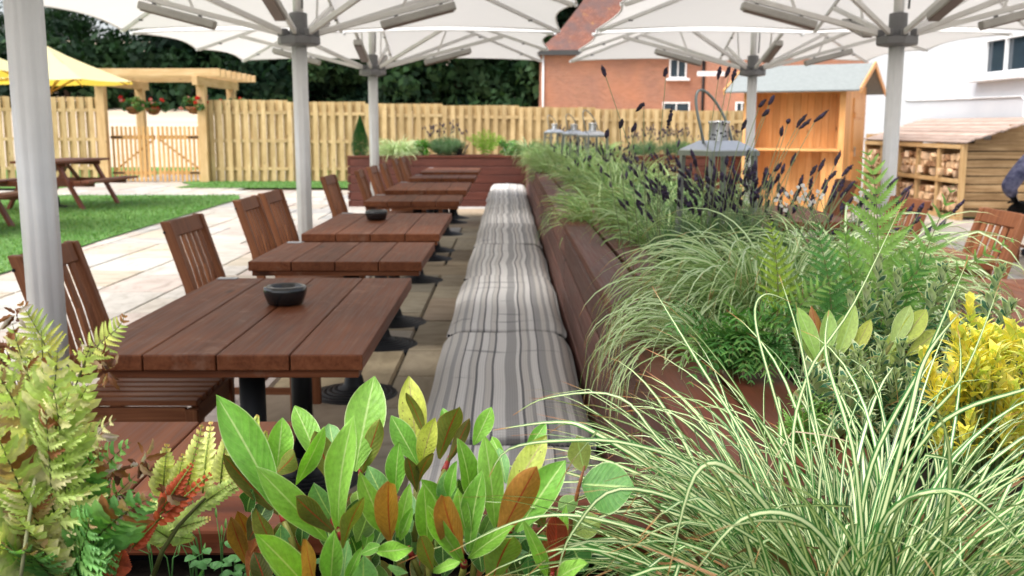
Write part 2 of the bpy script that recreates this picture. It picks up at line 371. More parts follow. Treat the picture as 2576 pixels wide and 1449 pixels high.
# double picket gate
def gate(x0, x1, label, flip):
    root = thing('picket_gate', label, 'gate', (x0, FY+.05, 0), 0, 'pair of low picket gates'); W = x1-x0; h = 1.28
    mb = MB(); n = 10
    for i in range(n): mb.box((W*(i+.5)/n, -.03, .05+h/2), (.055, .02, h+.05*math.sin(i*1.3)*.2), tint=.12)
    mb.build('pickets', M['gatewood'], root)
    mb = MB()
    for z in (.25, 1.08): mb.box((W/2, 0, z), (W, .04, .09))
    a = (0.03, 0.0, .3); b = (W-.03, 0.0, 1.04)
    if flip: a, b = (W-.03, 0.0, .3), (.03, 0.0, 1.04)
    mb.bar((a[0], .035, a[2]), (b[0], .035, b[2]), .03, .08, up=(0, 1, 0)); mb.build('frame', M['gatewood'], root)
    mb = MB()
    for z in (.25, 1.08): mb.box((.14 if not flip else W-.14, -.05, z), (.28, .006, .035))
    mb.build('hinge', M['iron'], root)
gm = (gl+gr)/2
gate(gl+.12, gm-.02, 'left leaf of the low picket gate under the pergola', False)
gate(gm+.02, gr-.12, 'right leaf of the low picket gate under the pergola', True)
# pergola
root = thing('pergola', 'pale timber pergola over the picket gateway', 'pergola', (gm, FY-.1, 0))
hw = (gr-gl)/2; dp = 2.5
for sx in (-1, 1):
    for yy in (0, dp):
        mb = MB(); mb.box((sx*hw, yy, 1.14), (.2, .2, 2.28)); mb.build('post', M['pergola'], root, bevel=.008)
for sx in (-1, 1):
    mb = MB(); mb.box((sx*hw, dp/2, 2.36), (.12, dp+1.0, .2)); mb.build('side_beam', M['pergola'], root, bevel=.006)
for k in range(8):
    mb = MB(); yy = -.35+(dp+.7)*k/7; mb.box((.05, yy, 2.545), (hw*2+1.0, .07, .17)); mb.build('rafter', M['pergola'], root, bevel=.006)
# hanging baskets
def basket(x, y, label, seed):
    r = random.Random(seed); z = 1.78; root = thing('hanging_basket', label, 'flower basket', (x, y, z), 0, 'hanging baskets on the pergola')
    mb = MB(); mb.lathe([(.02, -.17), (.1, -.15), (.17, -.07), (.2, 0)], 18); mb.build('basket', plain_coir, root, True)
    mb = MB()
    for a in (0, 2.1, 4.2): mb.tube([(.2*math.cos(a), .2*math.sin(a), 0), (0, 0, .42), (0, 0, .47)], .004, 5)
    mb.build('chain', M['iron'], root)
    mb = MB(); cen = [(r.uniform(-.26, .26), r.uniform(-.2, .2), r.uniform(-.04, .18)) for _ in range(14)]
    leafcloud(mb, cen, [.1]*14, 900, .035, [(.06, .16, .03), (.10, .24, .05), (.16, .28, .07), (.05, .12, .04)]); mb.build('foliage', M['leaf'], root)
    mb = MB(); cen = [(r.uniform(-.32, .32), r.uniform(-.25, .1), r.uniform(-.05, .24)) for _ in range(13)]
    leafcloud(mb, cen, [.045]*13, 420, .022, [(.70, .03, .02), (.75, .05, .03), (.62, .02, .03), (.75, .35, .3)]); mb.build('flowers', M['flower'], root)['kind'] = 'stuff'
plain_coir = plain('coir', (.22, .10, .045), .9, 0, .1, .4, 12, .8, 60)
p = PY(335, 262, FY+.4); basket(p.x, p.y, 'hanging basket of red flowers, leftmost under the pergola', 1)
p = PY(385, 262, FY+1.9); basket(p.x, p.y, 'hanging basket of red flowers by the rear left pergola post', 2)
p = PY(487, 245, FY-.1); basket(p.x+.0, p.y, 'hanging basket of red flowers against the front right pergola post', 3)
p = PY(588, 245, FY+1.4); basket(p.x, p.y, 'hanging basket of red and yellow flowers showing over the fence right of the pergola', 4)
# ------------------------------------------------------------------ brick house
t = NT('brick'); g = t.attr('gc', 'Vector')
br = t.node('ShaderNodeTexBrick', in_Vector=g, in_Color1=(.26, .11, .07), in_Color2=(.38, .16, .105), in_Mortar=(.36, .24, .17), in_Scale=1.0)
br.inputs['Mortar Size'].default_value = .010; br.inputs['Brick Width'].default_value = .225; br.inputs['Row Height'].default_value = .075; br.inputs['Bias'].default_value = 0
n = t.noise(g, 1.3, 5, .6); c = t.mix(t.ramp(n, [(.45, 0), (.7, .6)]), br.outputs[0], (.26, .14, .11)); c = t.mix(t.ramp(t.noise(g, .5, 2), [(.4, 0), (.7, .4)]), c, (.5, .2, .1)); t.out(c, .85, .2); M['brick'] = t.m
t = NT('roof_tile'); g = t.attr('gc', 'Vector')
br = t.node('ShaderNodeTexBrick', in_Vector=g, in_Color1=(.20, .085, .06), in_Color2=(.30, .13, .09), in_Mortar=(.10, .045, .035), in_Scale=1.0)
br.inputs['Mortar Size'].default_value = .014; br.inputs['Brick Width'].default_value = .17; br.inputs['Row Height'].default_value = .13
c = t.mix(t.ramp(t.noise(g, .8, 5, .65), [(.42, 0), (.6, .85)]), br.outputs[0], (.13, .085, .08)); c = t.mix(t.ramp(t.noise(g, 2.4, 3, .6), [(.62, 0), (.72, .7)]), c, (.42, .2, .06)); t.out(c, .85, .2); M['tile'] = t.m
M['glassdark'] = plain('window_glass', (.03, .045, .06), .06, 0, .7)
HD = 50
def wallquad(mb, a, b, z0, z1, c=(1, 1, 1, 1)):
    a = Vector((*a, 0)); b = Vector((*b, 0)); L = (b-a).length
    mb.add([(a.x, a.y, z0), (b.x, b.y, z0), (b.x, b.y, z1), (a.x, a.y, z1)], [(0, 1, 2, 3)], c, [(0, z0, 0), (L, z0, 0), (L, z1, 0), (0, z1, 0)])
def boxwalls(mb, pts, z0, z1):
    for i in range(len(pts)): wallquad(mb, pts[i], pts[(i+1) % len(pts)], z0, z1)
def window(root, cx, y, z0, w, h, mat='glassdark', sill=True):
    f = MB(); fw = .07
    for sx in (-1, 1): f.box((cx+sx*(w/2-fw/2), y-.03, z0+h/2), (fw, .08, h))
    for zz in (z0+fw/2, z0+h-fw/2): f.box((cx, y-.03, zz), (w-2*fw-.004, .08, fw))
    f.box((cx, y-.028, z0+h/2), (.05, .07, h-2*fw-.004)); fo = f.build('window', M['white'], root)
    g_ = MB(); g_.box((cx, y-.012, z0+h/2), (w-.1, .02, h-.1)); g_.build('pane', M[mat], fo)
    if sill: s_ = MB(); s_.box((cx, y-.09, z0-.06), (w+.3, .2, .12)); s_.build('sill', M['white'], fo, bevel=.01)
root = thing('brick_house', 'red brick house with brown tiled roof beyond the fence', 'house')
X0 = PY(1361, 200, HD).x; X1 = PY(1772, 200, HD).x; EZ = PY(1400, 128, HD).z; X2 = X1+.01
mb = MB(); boxwalls(mb, [(X0, HD), (X1, HD), (X1, HD+9), (X0, HD+9)], 0, EZ); mb.build('wall', M['brick'], root)
mb = MB(); wy = 44.0; boxwalls(mb, [(X1, HD), (PY(1895, 200, wy).x, wy), (X1+9, wy), (X1+9, HD)], 0, EZ-.5); mb.build('wing_wall', M['brick'], root)
# hipped roof with kicked eaves
def roofring(x0, x1, y0, y1, z): return [(x0, y0, z), (x1, y0, z), (x1, y1, z), (x0, y1, z)]
rings = [roofring(X0-.35, X1+.35, HD-.35, HD+9.35, EZ+.02)]
for k, (i_, z_) in enumerate([(.65, .42), (1.3, 1.05), (2.2, 2.2), (3.3, 3.7), (4.6, 5.6)]): rings.append(roofring(X0-.35+i_, X1+.35-i_*.55, HD-.35+i_, HD+9.35-i_, EZ+z_))
mb = MB()
for k in range(len(rings)-1):
    for j in range(4):
        A, B = rings[k][j], rings[k][(j+1) % 4]; D_, C_ = rings[k+1][j], rings[k+1][(j+1) % 4]
        q = [A, B, C_, D_]; ax = 0 if j % 2 == 0 else 1
        mb.add(q, [(0, 1, 2, 3)], (1, 1, 1, 1), [(p_[ax], p_[2]*1.25, 0) for p_ in q])
mb.add(rings[-1], [(0, 1, 2, 3)]); rf = mb.build('roof', M['tile'], root)
mb = MB(); mb.box(((X0+X1)/2, HD-.2, EZ-.10), (X1-X0+.7, .36, .24), col=(.3, .3, .3, 1)); mb.box((X0-.2, HD+4.5, EZ-.10), (.36, 8.8, .24), col=(.3, .3, .3, 1)); mb.build('soffit', M['hub'], root)
mb = MB(); mb.lathe([(.12, 0), (.12, .9), (.15, .95), (.15, 1.1)], 10, (X0+5, HD+4.6, EZ+5.6)); mb.box((X0+5, HD+4.6, EZ+5.3), (.9, .9, 1.4)); mb.build('chimney', M['brick'], root)
c_ = PY(1705, 175, HD); window(root, c_.x, HD, c_.z-.42, .85, .95); c_ = PY(1701, 262, HD); window(root, c_.x, HD, c_.z-1.0, 1.35, 1.1)
for px in (1860, 1915):
    c_ = PY(px, 262, wy); window(root, c_.x+.1, wy, c_.z-.7, .55, .8)
mb = MB(); c_ = PY(1768, 200, HD); mb.tube([(c_.x, HD-.1, 0), (c_.x, HD-.1, EZ-.2)], .06, 8); mb.build('drainpipe', M['iron'], root, True)
mb = MB(); c_ = PY(1366, 200, HD); mb.tube([(c_.x, HD-.1, 0), (c_.x, HD-.1, EZ-.2)], .05, 8, (.9, .9, .9, 1)); mb.build('drainpipe', M['white'], root, True)
mb = MB(); c_ = PY(1800, 175, wy); mb.box((c_.x+.5, HD-2.6, c_.z), (1.3, .1, .22)); mb.build('lintel', M['white'], root)
# ------------------------------------------------------------------ whitewashed building
t = NT('painted_brick'); g = t.attr('gc', 'Vector')
br = t.node('ShaderNodeTexBrick', in_Vector=g, in_Scale=1.0); br.inputs['Mortar Size'].default_value = .008; br.inputs['Brick Width'].default_value = .225; br.inputs['Row Height'].default_value = .075
t.bump(br.outputs['Fac'], -.35, .006); t.out(t.ramp(t.noise(g, 1.2, 5, .6), [(.3, (.54, .56, .59)), (.7, (.61, .62, .64))]), .7, .2); M['paintbrick'] = t.m
WX = 7.45
root = thing('white_building', 'white painted brick pub building at the right', 'building')
y0w, y1w = 6.0, 21.0; wa = PY(2558, 186, 1); 
wy1 = WX/((2448-1278)/2500); wy0 = WX/((2556-1278)/2500); wz0 = PY(2510, 186, (wy0+wy1)/2).z; wz1 = PY(2510, 88, (wy0+wy1)/2).z
mb = MB()
for (ya, yb, za, zb) in ((y0w, wy0, 0, 6.2), (wy1, y1w, 0, 6.2), (wy0, wy1, 0, wz0), (wy0, wy1, wz1, 6.2)):
    mb.add([(WX, yb, za), (WX, ya, za), (WX, ya, zb), (WX, yb, zb)], [(0, 1, 2, 3)], (1, 1, 1, 1), [(-yb, za, 0), (-ya, za, 0), (-ya, zb, 0), (-yb, zb, 0)])
for (ya, yb, za, zb) in ((wy0, wy0, wz0, wz1), (wy1, wy1, wz0, wz1)):
    mb.add([(WX, ya, za), (WX+.05, ya, za), (WX+.05, ya, zb), (WX, ya, zb)], [(0, 1, 2, 3)])
mb.add([(WX, wy0, wz1), (WX+.05, wy0, wz1), (WX+.05, wy1, wz1), (WX, wy1, wz1)], [(0, 1, 2, 3)])
wallquad(mb, (WX, y1w), (WX+7, y1w), 0, 6.2); wallquad(mb, (WX, y0w), (WX+7, y0w), 0, 6.2); mb.build('wall', M['paintbrick'], root)
mb = MB(); mb.box((WX+.065, (wy0+wy1)/2, (wz0+wz1)/2), (.01, wy1-wy0, wz1-wz0)); w_ = mb.build('window', M['glassdark'], root)
mb = MB(); ym = (wy0+wy1)/2
for yy in (wy0+.025, ym, wy1-.025): mb.box((WX+.03, yy, (wz0+wz1)/2), (.05, .035, wz1-wz0))
for zz in (wz0+.025, wz1-.025): mb.box((WX+.03, ym, zz), (.055, wy1-wy0-.11, .05))
mb.build('frame', M['white'], w_)
mb = MB(); mb.box((WX-.05, ym, wz0-.05), (.22, wy1-wy0+.3, .09)); mb.build('sill', M['white'], w_, bevel=.01)
mb = MB(); mb.box((WX+3.3, (y0w+y1w)/2, 6.3), (7.6, y1w-y0w+.7, .2)); mb.build('roof', M['tile'], root)
mb = MB(); mb.tube([(WX-.02, 18.9, 1.82), (WX-.02, 18.6, 1.80), (WX-.02, 14.6, 1.76), (WX-.02, 14.5, 1.70), (WX-.02, 14.5, .9)], .014, 6); mb.build('cable', M['white'], root, True)
# ------------------------------------------------------------------ orange kiosk shed with open counter
def shed():
    base = PZ(2040, 545); th = R(30); root = thing('garden_kiosk', 'orange timber kiosk with open counter and grey felt roof', 'shed', (4.70, 15.9, 0), -th)
    W, D, H, HR = 1.5, 1.5, 1.93, 2.24
    def planks(x0, x1, y, z0, z1, flip=False, T=.02):
        n = max(1, round((x1-x0)/.11)); p = (x1-x0)/n
        for i in range(n): mb.box((x0+p*(i+.5), y, (z0+z1)/2), (p-.004, T, z1-z0), tint=.1)
    def planksy(y0, y1, x, z0, z1):
        n = max(1, round((y1-y0)/.11)); p = (y1-y0)/n
        for i in range(n): mb.box((x, y0+p*(i+.5), (z0+z1)/2), (.02, p-.004, z1-z0), tint=.1)
    mb = MB(); planks(-W/2, W/2, D/2, 0, H); planksy(-D/2, D/2, -W/2, 0, H)
    planks(-W/2, W/2, -D/2+.42, 0, H); mb.build('back_wall', M['shed'], root)
    mb = MB(); planksy(-D/2, D/2, W/2, 0, H)
    for i in range(14):
        y = -D/2+D*(i+.5)/14; hh = (HR-H)*(1-abs(y)/(D/2)); mb.box((W/2, y, H+hh/2), (.02, D/14-.004, hh), tint=.1)
        mb.box((-W/2, y, H+hh/2), (.02, D/14-.004, hh), tint=.1)
    mb.build('gable_wall', M['shed'], root)
    mb = MB()
    for sx in (-1, 1): mb.box((sx*(W/2-.03), -D/2-.015, H/2), (.09, .05, H))
    mb.box((0, -D/2-.015, H-.05), (W-.16, .045, .1)); mb.build('front_frame', M['shed'], root, bevel=.004)
    mb = MB(); mb.box((0, -D/2+.15, .98), (W-.06, .50, .035)); mb.build('counter', M['shed'], root, bevel=.004)
    mb = MB(); planks(W/2-.33, W/2-.05, -D/2+.1, 0, .95); mb.build('counter_panel', M['shed'], root)
    mb = MB(); mb.box((W/2+.02, .12, .9), (.02, .7, 1.7), col=(1.02, 1.05, 1.05, 1), along=2)
    for z in (.3, .9, 1.5): mb.box((W/2+.04, .12, z), (.02, .7, .08))
    dr = mb.build('door', M['shed'], root); mb = MB(); mb.box((W/2+.055, -.16, .95), (.012, .05, .14)); mb.build('latch', M['plate'], dr)
    mb = MB(); ov = .28; al = math.atan2(HR-H, D/2)
    for sy in (-1, 1):
        L = (D/2+ov)/math.cos(al); cy = sy*(D/2+ov)/2; cz = HR+.03-(D/2+ov)/2*math.tan(al)
        mb.box((0, cy, cz), (W+.5, L, .022), Matrix.Rotation(-sy*al, 3, 'X'))
    mb.build('roof', M['felt'], root)
    for sx in (-1, 1):
        mb = MB()
        for sy in (-1, 1): mb.bar((sx*(W/2+.26), -sy*.01, HR+.03), (sx*(W/2+.26), sy*(D/2+ov), HR+.03-(D/2+ov)*math.tan(al)), .02, .08)
        mb.build('barge_board', M['shed'], root)
M['felt'] = plain('roof_felt', (.24, .26, .255), .85, 0, .2, .08, 20, .3, 80)
shed()
# ------------------------------------------------------------------ log store
def logstore():
    x0, x1, y0, y1 = 6.30, 7.3, 13.9, 17.65; root = thing('log_store', 'slatted timber log store full of split logs against the white wall', 'log store', (x0, y0, 0))
    L = y1-y0; W = x1-x0; hf, hb = 1.08, 1.42; mb = MB(); n = 9
    for i in range(n):
        z = .08+i*(hf-.05)/n; mb.box((W/2, 0, z+.05), (W, .022, .098), Matrix.Rotation(rng.uniform(-.008, .008), 3, 'Y') @ Matrix.Rotation(.10, 3, 'X'), tint=.2)
    for i in range(3): mb.box((W/2+W*.16*(i+1)/2, -.0, hf+.02+i*.1), (W*(1-.3*(i+.6)), .02, .1), tint=.2)
    mb.build('side_slats', M['store'], root)
    mb = MB()
    for k in range(6): mb.box((.03, L*k/5, hf/2+.01), (.07, .075, hf)); mb.box((W-.03, L*k/5, hb/2), (.06, .05, hb))
    for z in (.06, .57, hf-.03): mb.box((-.01, L/2, z), (.03, L, .06))
    mb.box((W/2+.02, .03, .6), (W-.1, .01, 1.05), col=(.05, .04, .03, 1))  # dark sheet behind the end slats, paints the shade in their gaps
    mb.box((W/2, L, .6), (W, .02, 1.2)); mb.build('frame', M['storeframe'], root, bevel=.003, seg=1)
    mb = MB()
    for z in (.1, .56): mb.box((W/2+.06, L/2, z), (W-.2, L-.06, .02))
    for k in range(1, 5): mb.box((W/2+.12, L*k/5, hf/2), (W-.34, .02, hf-.06))
    mb.build('divider', M['storeframe'], root)
    mb = MB(); n = 13; al = math.atan2(hb-hf, W)
    for i in range(n):
        f = (i+.5)/n; mb.box((-.02+(W+.06)*f, L/2, hf+.03+(hb-hf)*f+(.008 if i % 2 else 0)), ((W+.12)/n+.012, L+.3, .018), Matrix.Rotation(-al, 3, 'Y'), along=1, tint=.15)
    mb.build('roof', M['roofslat'], root)
    return root, L, W
ls, LL, LW = logstore()
M['log'] = plain('split_log', (.58, .42, .28), .85, 0, .1, .35, 5, .5, 30)
lm = []
for v in range(5):
    mb = MB(); r = random.Random(v); k = r.choice([3, 4, 5]); a0 = r.uniform(0, 6); R0 = r.uniform(.06, .095)
    V = []; 
    for xx in (0, .28): V += [(xx, R0*math.cos(a0+6.283*i/k)*r.uniform(.7, 1), R0*math.sin(a0+6.283*i/k)*r.uniform(.7, 1)) for i in range(k)]
    t_ = [(1, .92, .8, 1), (1.15, 1.15, 1.15, 1), (.5, .38, .3, 1), (1.1, 1.02, .95, 1), (.8, .75, .72, 1)][v]
    mb.add(V, [tuple(range(k-1, -1, -1)), tuple(range(k, 2*k))]+[(i, (i+1) % k, k+(i+1) % k, k+i) for i in range(k)], t_); lm.append(mb)
mesh_of = {}; cnt = 0
for b_ in range(5):
    for sh, (z0, hh, nrow) in enumerate(((.14, .4, 3), (.62, .38, 3))):
        for rw in range(nrow):
            for q in range(4):
                v = rng.randrange(5); y = 13.9+LL*(b_+.18+.20*q)/5+rng.uniform(-.01, .01); z = z0+.06+rw*.105+rng.uniform(-.01, .01)
                lab = f'split log in the {"upper" if sh else "lower"} shelf of the {words[b_]} log store bay from the slatted end'
                if v not in mesh_of: o = lm[v].build('split_log', M['log']); mesh_of[v] = o
                else: o = mesh_of[v].copy(); COL.objects.link(o)
                o.location = (6.25+rng.uniform(0, .07), y, z); o.rotation_euler = (rng.uniform(0, 6), rng.uniform(-.05, .05), rng.uniform(-.15, .15)); tag(o, lab, 'log', f'logs in the {"upper" if sh else "lower"} shelf of bay {words[b_]} of the log store')
# person seated at the right edge, back to the camera, elbow out
def skin_body(name, nodes, edges, parent, mat, sub=2):
    me = bpy.data.meshes.new(name); me.from_pydata([n[:3] for n in nodes], edges, []); me.materials.append(mat); o = bpy.data.objects.new(name, me); COL.objects.link(o); o.parent = parent
    sk = o.modifiers.new('skin', 'SKIN'); sk.use_smooth_shade = True; sv = me.skin_vertices[0].data if me.skin_vertices else None
    if sv is None:
        import bmesh
        bm = bmesh.new(); bm.from_mesh(me); bm.verts.layers.skin.verify(); bm.to_mesh(me); bm.free(); sv = me.skin_vertices[0].data
    for i, n in enumerate(nodes): sv[i].radius = (n[3], n[4] if len(n) > 4 else n[3]); sv[i].use_root = (i == 0)
    s = o.modifiers.new('sub', 'SUBSURF'); s.levels = sub; s.render_levels = sub; return o
M['skin'] = plain('skin', (.55, .32, .22), .55, 0, .3, .06); M['hair'] = plain('hair', (.05, .03, .02), .7, 0, .2, .4, 60, .6, 90)
t = NT('shirt_cloth'); n = t.noise(t.node('ShaderNodeTexCoord').outputs['Object'], 9, 4, .6); t.bump(t.noise(t.node('ShaderNodeTexCoord').outputs['Object'], 11, 2), .7, .03)
t.out(t.ramp(n, [(.4, (.055, .058, .11)), (.62, (.20, .20, .30))]), .8, .15); M['shirt'] = t.m
M['trouser'] = plain('dark_trousers', (.015, .018, .03), .8, 0, .15)
root = thing('person', 'person in a dark blue shirt seated at the far right edge, elbow out', 'person', (5.12, 9.35, .03))
B = [(0, 0, .50, .15, .12), (0, .0, .68, .135, .10), (0, .03, .88, .155, .105), (0, .03, 1.03, .12, .08), (0, .05, 1.12, .055), (0, .07, 1.20, .07), (0, .085, 1.29, .082, .095), (0, .085, 1.36, .06),
     (-.19, .03, 1.03, .058), (-.42, -.02, .74, .046), (-.25, .20, .60, .032), (-.20, .26, .58, .026), (.19, .03, 1.03, .058), (.36, .02, .76, .046), (.22, .22, .60, .032), (.17, .27, .58, .026),
     (-.10, .05, .50, .09), (-.13, .42, .50, .068), (-.13, .46, .10, .045), (-.13, .60, .05, .04), (.10, .05, .50, .09), (.13, .42, .50, .068), (.13, .46, .10, .045), (.13, .60, .05, .04)]
EB = [(0, 1), (1, 2), (2, 3), (3, 4), (4, 5), (5, 6), (6, 7), (3, 8), (8, 9), (9, 10), (10, 11), (3, 12), (12, 13), (13, 14), (14, 15), (0, 16), (16, 17), (17, 18), (18, 19), (0, 20), (20, 21), (21, 22), (22, 23)]
for sx, h in ((-1, 11), (1, 15)):
    hx, hy, hz = B[h][:3]
    for q, (dx, L_) in enumerate(((-.024, .062), (-.008, .072), (.008, .068), (.024, .054))):
        i = len(B); B += [(hx+dx, hy+.045, hz+.004, .0085), (hx+dx*1.2, hy+.045+L_*.55, hz-.006, .0075), (hx+dx*1.25, hy+.045+L_, hz-.024, .006)]; EB += [(h, i), (i, i+1), (i+1, i+2)]
    i = len(B); B += [(hx+sx*-.03, hy+.02, hz, .010), (hx+sx*-.045, hy+.05, hz-.006, .008)]; EB += [(h, i), (i, i+1)]
skin_body('body', B, EB, root, M['skin'])
skin_body('shirt', [(0, 0, .56, .175, .145), (0, 0, .68, .165, .13), (0, .02, .88, .185, .135), (0, .03, 1.03, .145, .105), (0, .045, 1.10, .085, .075), (-.19, .03, 1.03, .082), (-.33, 0, .87, .085), (-.43, -.02, .735, .082), (-.31, .12, .66, .052), (.19, .03, 1.03, .082), (.36, .02, .76, .076), (.28, .13, .67, .05)],
          [(0, 1), (1, 2), (2, 3), (3, 4), (3, 5), (5, 6), (6, 7), (7, 8), (3, 9), (9, 10), (10, 11)], root, M['shirt'])
skin_body('trousers', [(0, 0, .50, .19, .15), (-.11, .06, .50, .115), (-.13, .42, .50, .085), (-.13, .46, .13, .062), (.11, .06, .50, .115), (.13, .42, .50, .085), (.13, .46, .13, .062)], [(0, 1), (1, 2), (2, 3), (0, 4), (4, 5), (5, 6)], root, M['trouser'])
skin_body('hair', [(0, .055, 1.24, .075, .07), (0, .06, 1.32, .092, .10), (0, .08, 1.38, .07, .08)], [(0, 1), (1, 2)], root, M['hair'])
mb = MB()
for sx in (-1, 1): mb.ball((sx*.032, .172, 1.30), .011, 6, 1, (.9, .9, .9, 1))
mb.build('eyes', M['white'], root, True); mb = MB(); mb.bar((0, .165, 1.295), (0, .195, 1.255), .022, .02); mb.build('nose', M['skin'], root, bevel=.006); mb = MB(); mb.box((0, .168, 1.225), (.045, .012, .012), col=(.7, .4, .4, 1)); mb.build('mouth', M['skin'], root, bevel=.004)
for sx in (-1, 1): mb = MB(); mb.ball((sx*.085, .085, 1.28), .024, 6, 1.3); mb.build('ear', M['skin'], root, True); mb = MB(); mb.box((sx*.13, .53, .04), (.09, .27, .07)); mb.build('shoe', M['trouser'], root, bevel=.02)
# ------------------------------------------------------------------ raised timber planters
CAPZ = .835
def planter(name, label, x0, x1, y0, y1, caps, wall_dirs, inner=True, top=CAPZ):
    root = thing(name, label, 'planter', ((x0+x1)/2, (y0+y1)/2, 0)); cx, cy = (x0+x1)/2, (y0+y1)/2
    zt = top-.035; n = 6; hb = zt/n
    for d in wall_dirs:
        mb = MB()
        for i in range(n):
            z = hb*(i+.5); j = rng.uniform(-.002, .002)
            if d in 'WE':
                x = (x0+.02 if d == 'W' else x1-.02)-cx; L = y1-y0; k = max(1, round(L/3.6)); off = (i % 2)*.5
                for q in range(k): mb.box((x+j, y0-cy+L*(q+.5)/k, z), (.035, L/k-.003, hb-.015), tint=.2)
            else:
                y = (y0+.02 if d == 'S' else y1-.02)-cy; L = x1-x0-.08; k = max(1, round(L/3.0))
                for q in range(k): mb.box((x0+.04-cx+L*(q+.5)/k, y+j, z), (L/k-.003, .035, hb-.006), tint=.12)
        mb.build('wall', M['bed_wall'] if name != 'long_planter' else M['wallwood'], root, bevel=.006, seg=1)
    for (a, b, c_, d_) in caps:          # x0 x1 y0 y1 rectangles
        mb = MB(); L = max(b-a, d_-c_); al = 1 if d_-c_ > b-a else 0; k = max(1, round(L/3.4))
        for q in range(k):
            if al: mb.box(((a+b)/2-cx, c_-cy+(d_-c_)*(q+.5)/k, top-.0175), (b-a, (d_-c_)/k-.003, .035), along=1, tint=.08)
            else: mb.box((a-cx+(b-a)*(q+.5)/k, (c_+d_)/2-cy, top-.0175), ((b-a)/k-.003, d_-c_, .035), along=0, tint=.08)
        mb.build('cap', M['nearcap' if name == 'end_planter' else 'cap'], root, bevel=.005)
    mb = MB(); e = .045; nx = max(2, int((x1-x0)/.15)); ny = max(2, int((y1-y0)/.15)); V = []
    for j in range(ny+1):
        for i in range(nx+1): V.append((x0+e+(x1-x0-2*e)*i/nx-cx, y0+e+(y1-y0-2*e)*j/ny-cy, top-.075+rng.uniform(-.012, .012)))
    mb.add(V, [(j*(nx+1)+i, j*(nx+1)+i+1, (j+1)*(nx+1)+i+1, (j+1)*(nx+1)+i) for j in range(ny) for i in range(nx)]); mb.build('soil', M['soil'], root, True)
    mb = MB()                             # black liner on the inside of the walls
    for d in wall_dirs:
        if d == 'N': mb.box((0, y1-.045-cy, top-.16), (x1-x0-.09, .012, .24))
        if d == 'W': mb.box((x0+.045-cx, 0, top-.16), (.012, y1-y0-.1, .24))
        if d == 'E': mb.box((x1-.045-cx, 0, top-.16), (.012, y1-y0-.1, .24))
    mb.build('liner', M['black_liner'], root)
    return root
M['black_liner'] = plain('liner', (.004, .004, .005), .9, 0, .05)
LX0, LX1, LY1 = .285, 1.32, 16.05
planter('long_planter', 'long raised timber planter running away behind the cushioned bench', LX0, LX1, 1.31, LY1,
        [(LX0+.003, LX0+.135, 1.30, LY1), (LX0+.150, LX0+.275, 1.302, LY1), (LX1-.13, LX1, 1.30, LY1)], 'WE')
planter('end_planter', 'near raised timber planter full of foreground plants', -3.2, 1.35, .12, 1.29,
        [(-3.2, 1.35, 1.172, 1.292), (-3.2, 1.35, .12, .24)], 'NSWE')
planter('far_planter', 'far dark red timber planter in front of the board fence', -2.62, 4.6, 16.3, 17.2,
        [(-2.62, 4.6, 16.29, 16.41), (-2.62, 4.6, 17.09, 17.21)], 'NSWE', top=.86)
# ------------------------------------------------------------------ bench and striped cushions
BX0, BX1 = -.235, .250; BY0, BY1 = 1.31, 16.2
root = thing('bench', 'long low timber bench under the striped cushions', 'bench', (0, 8, 0))
mb = MB()
for i in range(4): mb.box((BX0+.07+.125*i, (BY0+BY1)/2-8, .335), (.115, BY1-BY0, .03), along=1, tint=.1)
mb.build('seat', M['cap'], root, bevel=.004, seg=1)
mb = MB()
for i in range(3): mb.box((BX0+.04, (BY0+BY1)/2-8, .06+.105*i), (.03, BY1-BY0, .098), along=1, tint=.1)
mb.build('front_panel', M['bed_wall'], root, bevel=.003, seg=1)
t = NT('striped_cloth'); uv = t.attr('gc', 'Vector'); sx = t.node('ShaderNodeSeparateXYZ', in_0=uv)
wob = t.math('MULTIPLY', t.math('SUBTRACT', t.noise(uv, 3.0, 2, .5), .5), .03)
sep = sx.outputs[0]; U_ = t.math('ADD', sep, t.math('MULTIPLY', wob, .12))
cr_, dk, gy, lt = (.60, .57, .53), (.09, .095, .11), (.34, .335, .33), (.72, .70, .67)
st = [(0, cr_), (.06, gy), (.075, cr_), (.12, gy), (.15, cr_), (.19, dk), (.203, lt), (.25, gy), (.265, cr_), (.30, dk), (.315, lt), (.36, gy), (.37, cr_), (.41, dk), (.425, lt), (.50, gy), (.56, gy), (.575, lt), (.60, dk), (.615, cr_), (.66, gy), (.68, lt), (.73, dk), (.742, gy), (.79, cr_), (.83, gy), (.86, lt), (.90, gy), (.92, cr_), (.96, gy)]
c = t.ramp(U_, st, 'CONSTANT')
fine = t.math('SINE', t.math('MULTIPLY', sep, 420)); c = t.mix(t.math('MULTIPLY', t.math('ADD', fine, 1), .11), c, (.12, .12, .12))
cross = t.math('SINE', t.math('MULTIPLY', sx.outputs[1], 560)); c = t.mix(t.math('MULTIPLY', t.math('ADD', cross, 1), .16), c, (.52, .49, .44))
band = t.ramp(t.noise(t.mapv(uv, (1.2, 14, 0)), 1.0, 2, .4), [(.66, 0), (.70, .5)]); c = t.mix(band, c, (.10, .105, .115), 'MIX'); c = t.mix(1, c, t.attr('col'), 'MULTIPLY')
t.bump(cross, .25, .002); t.out(c, .95, .1); M['cloth'] = t.m
M['stitch'] = plain('stitching', (.03, .033, .04), .9, 0, .1)
seams = [1.36, 2.86, 4.48, 6.17, 7.84, 9.5, 11.2, 12.9, 14.5, 16.1]
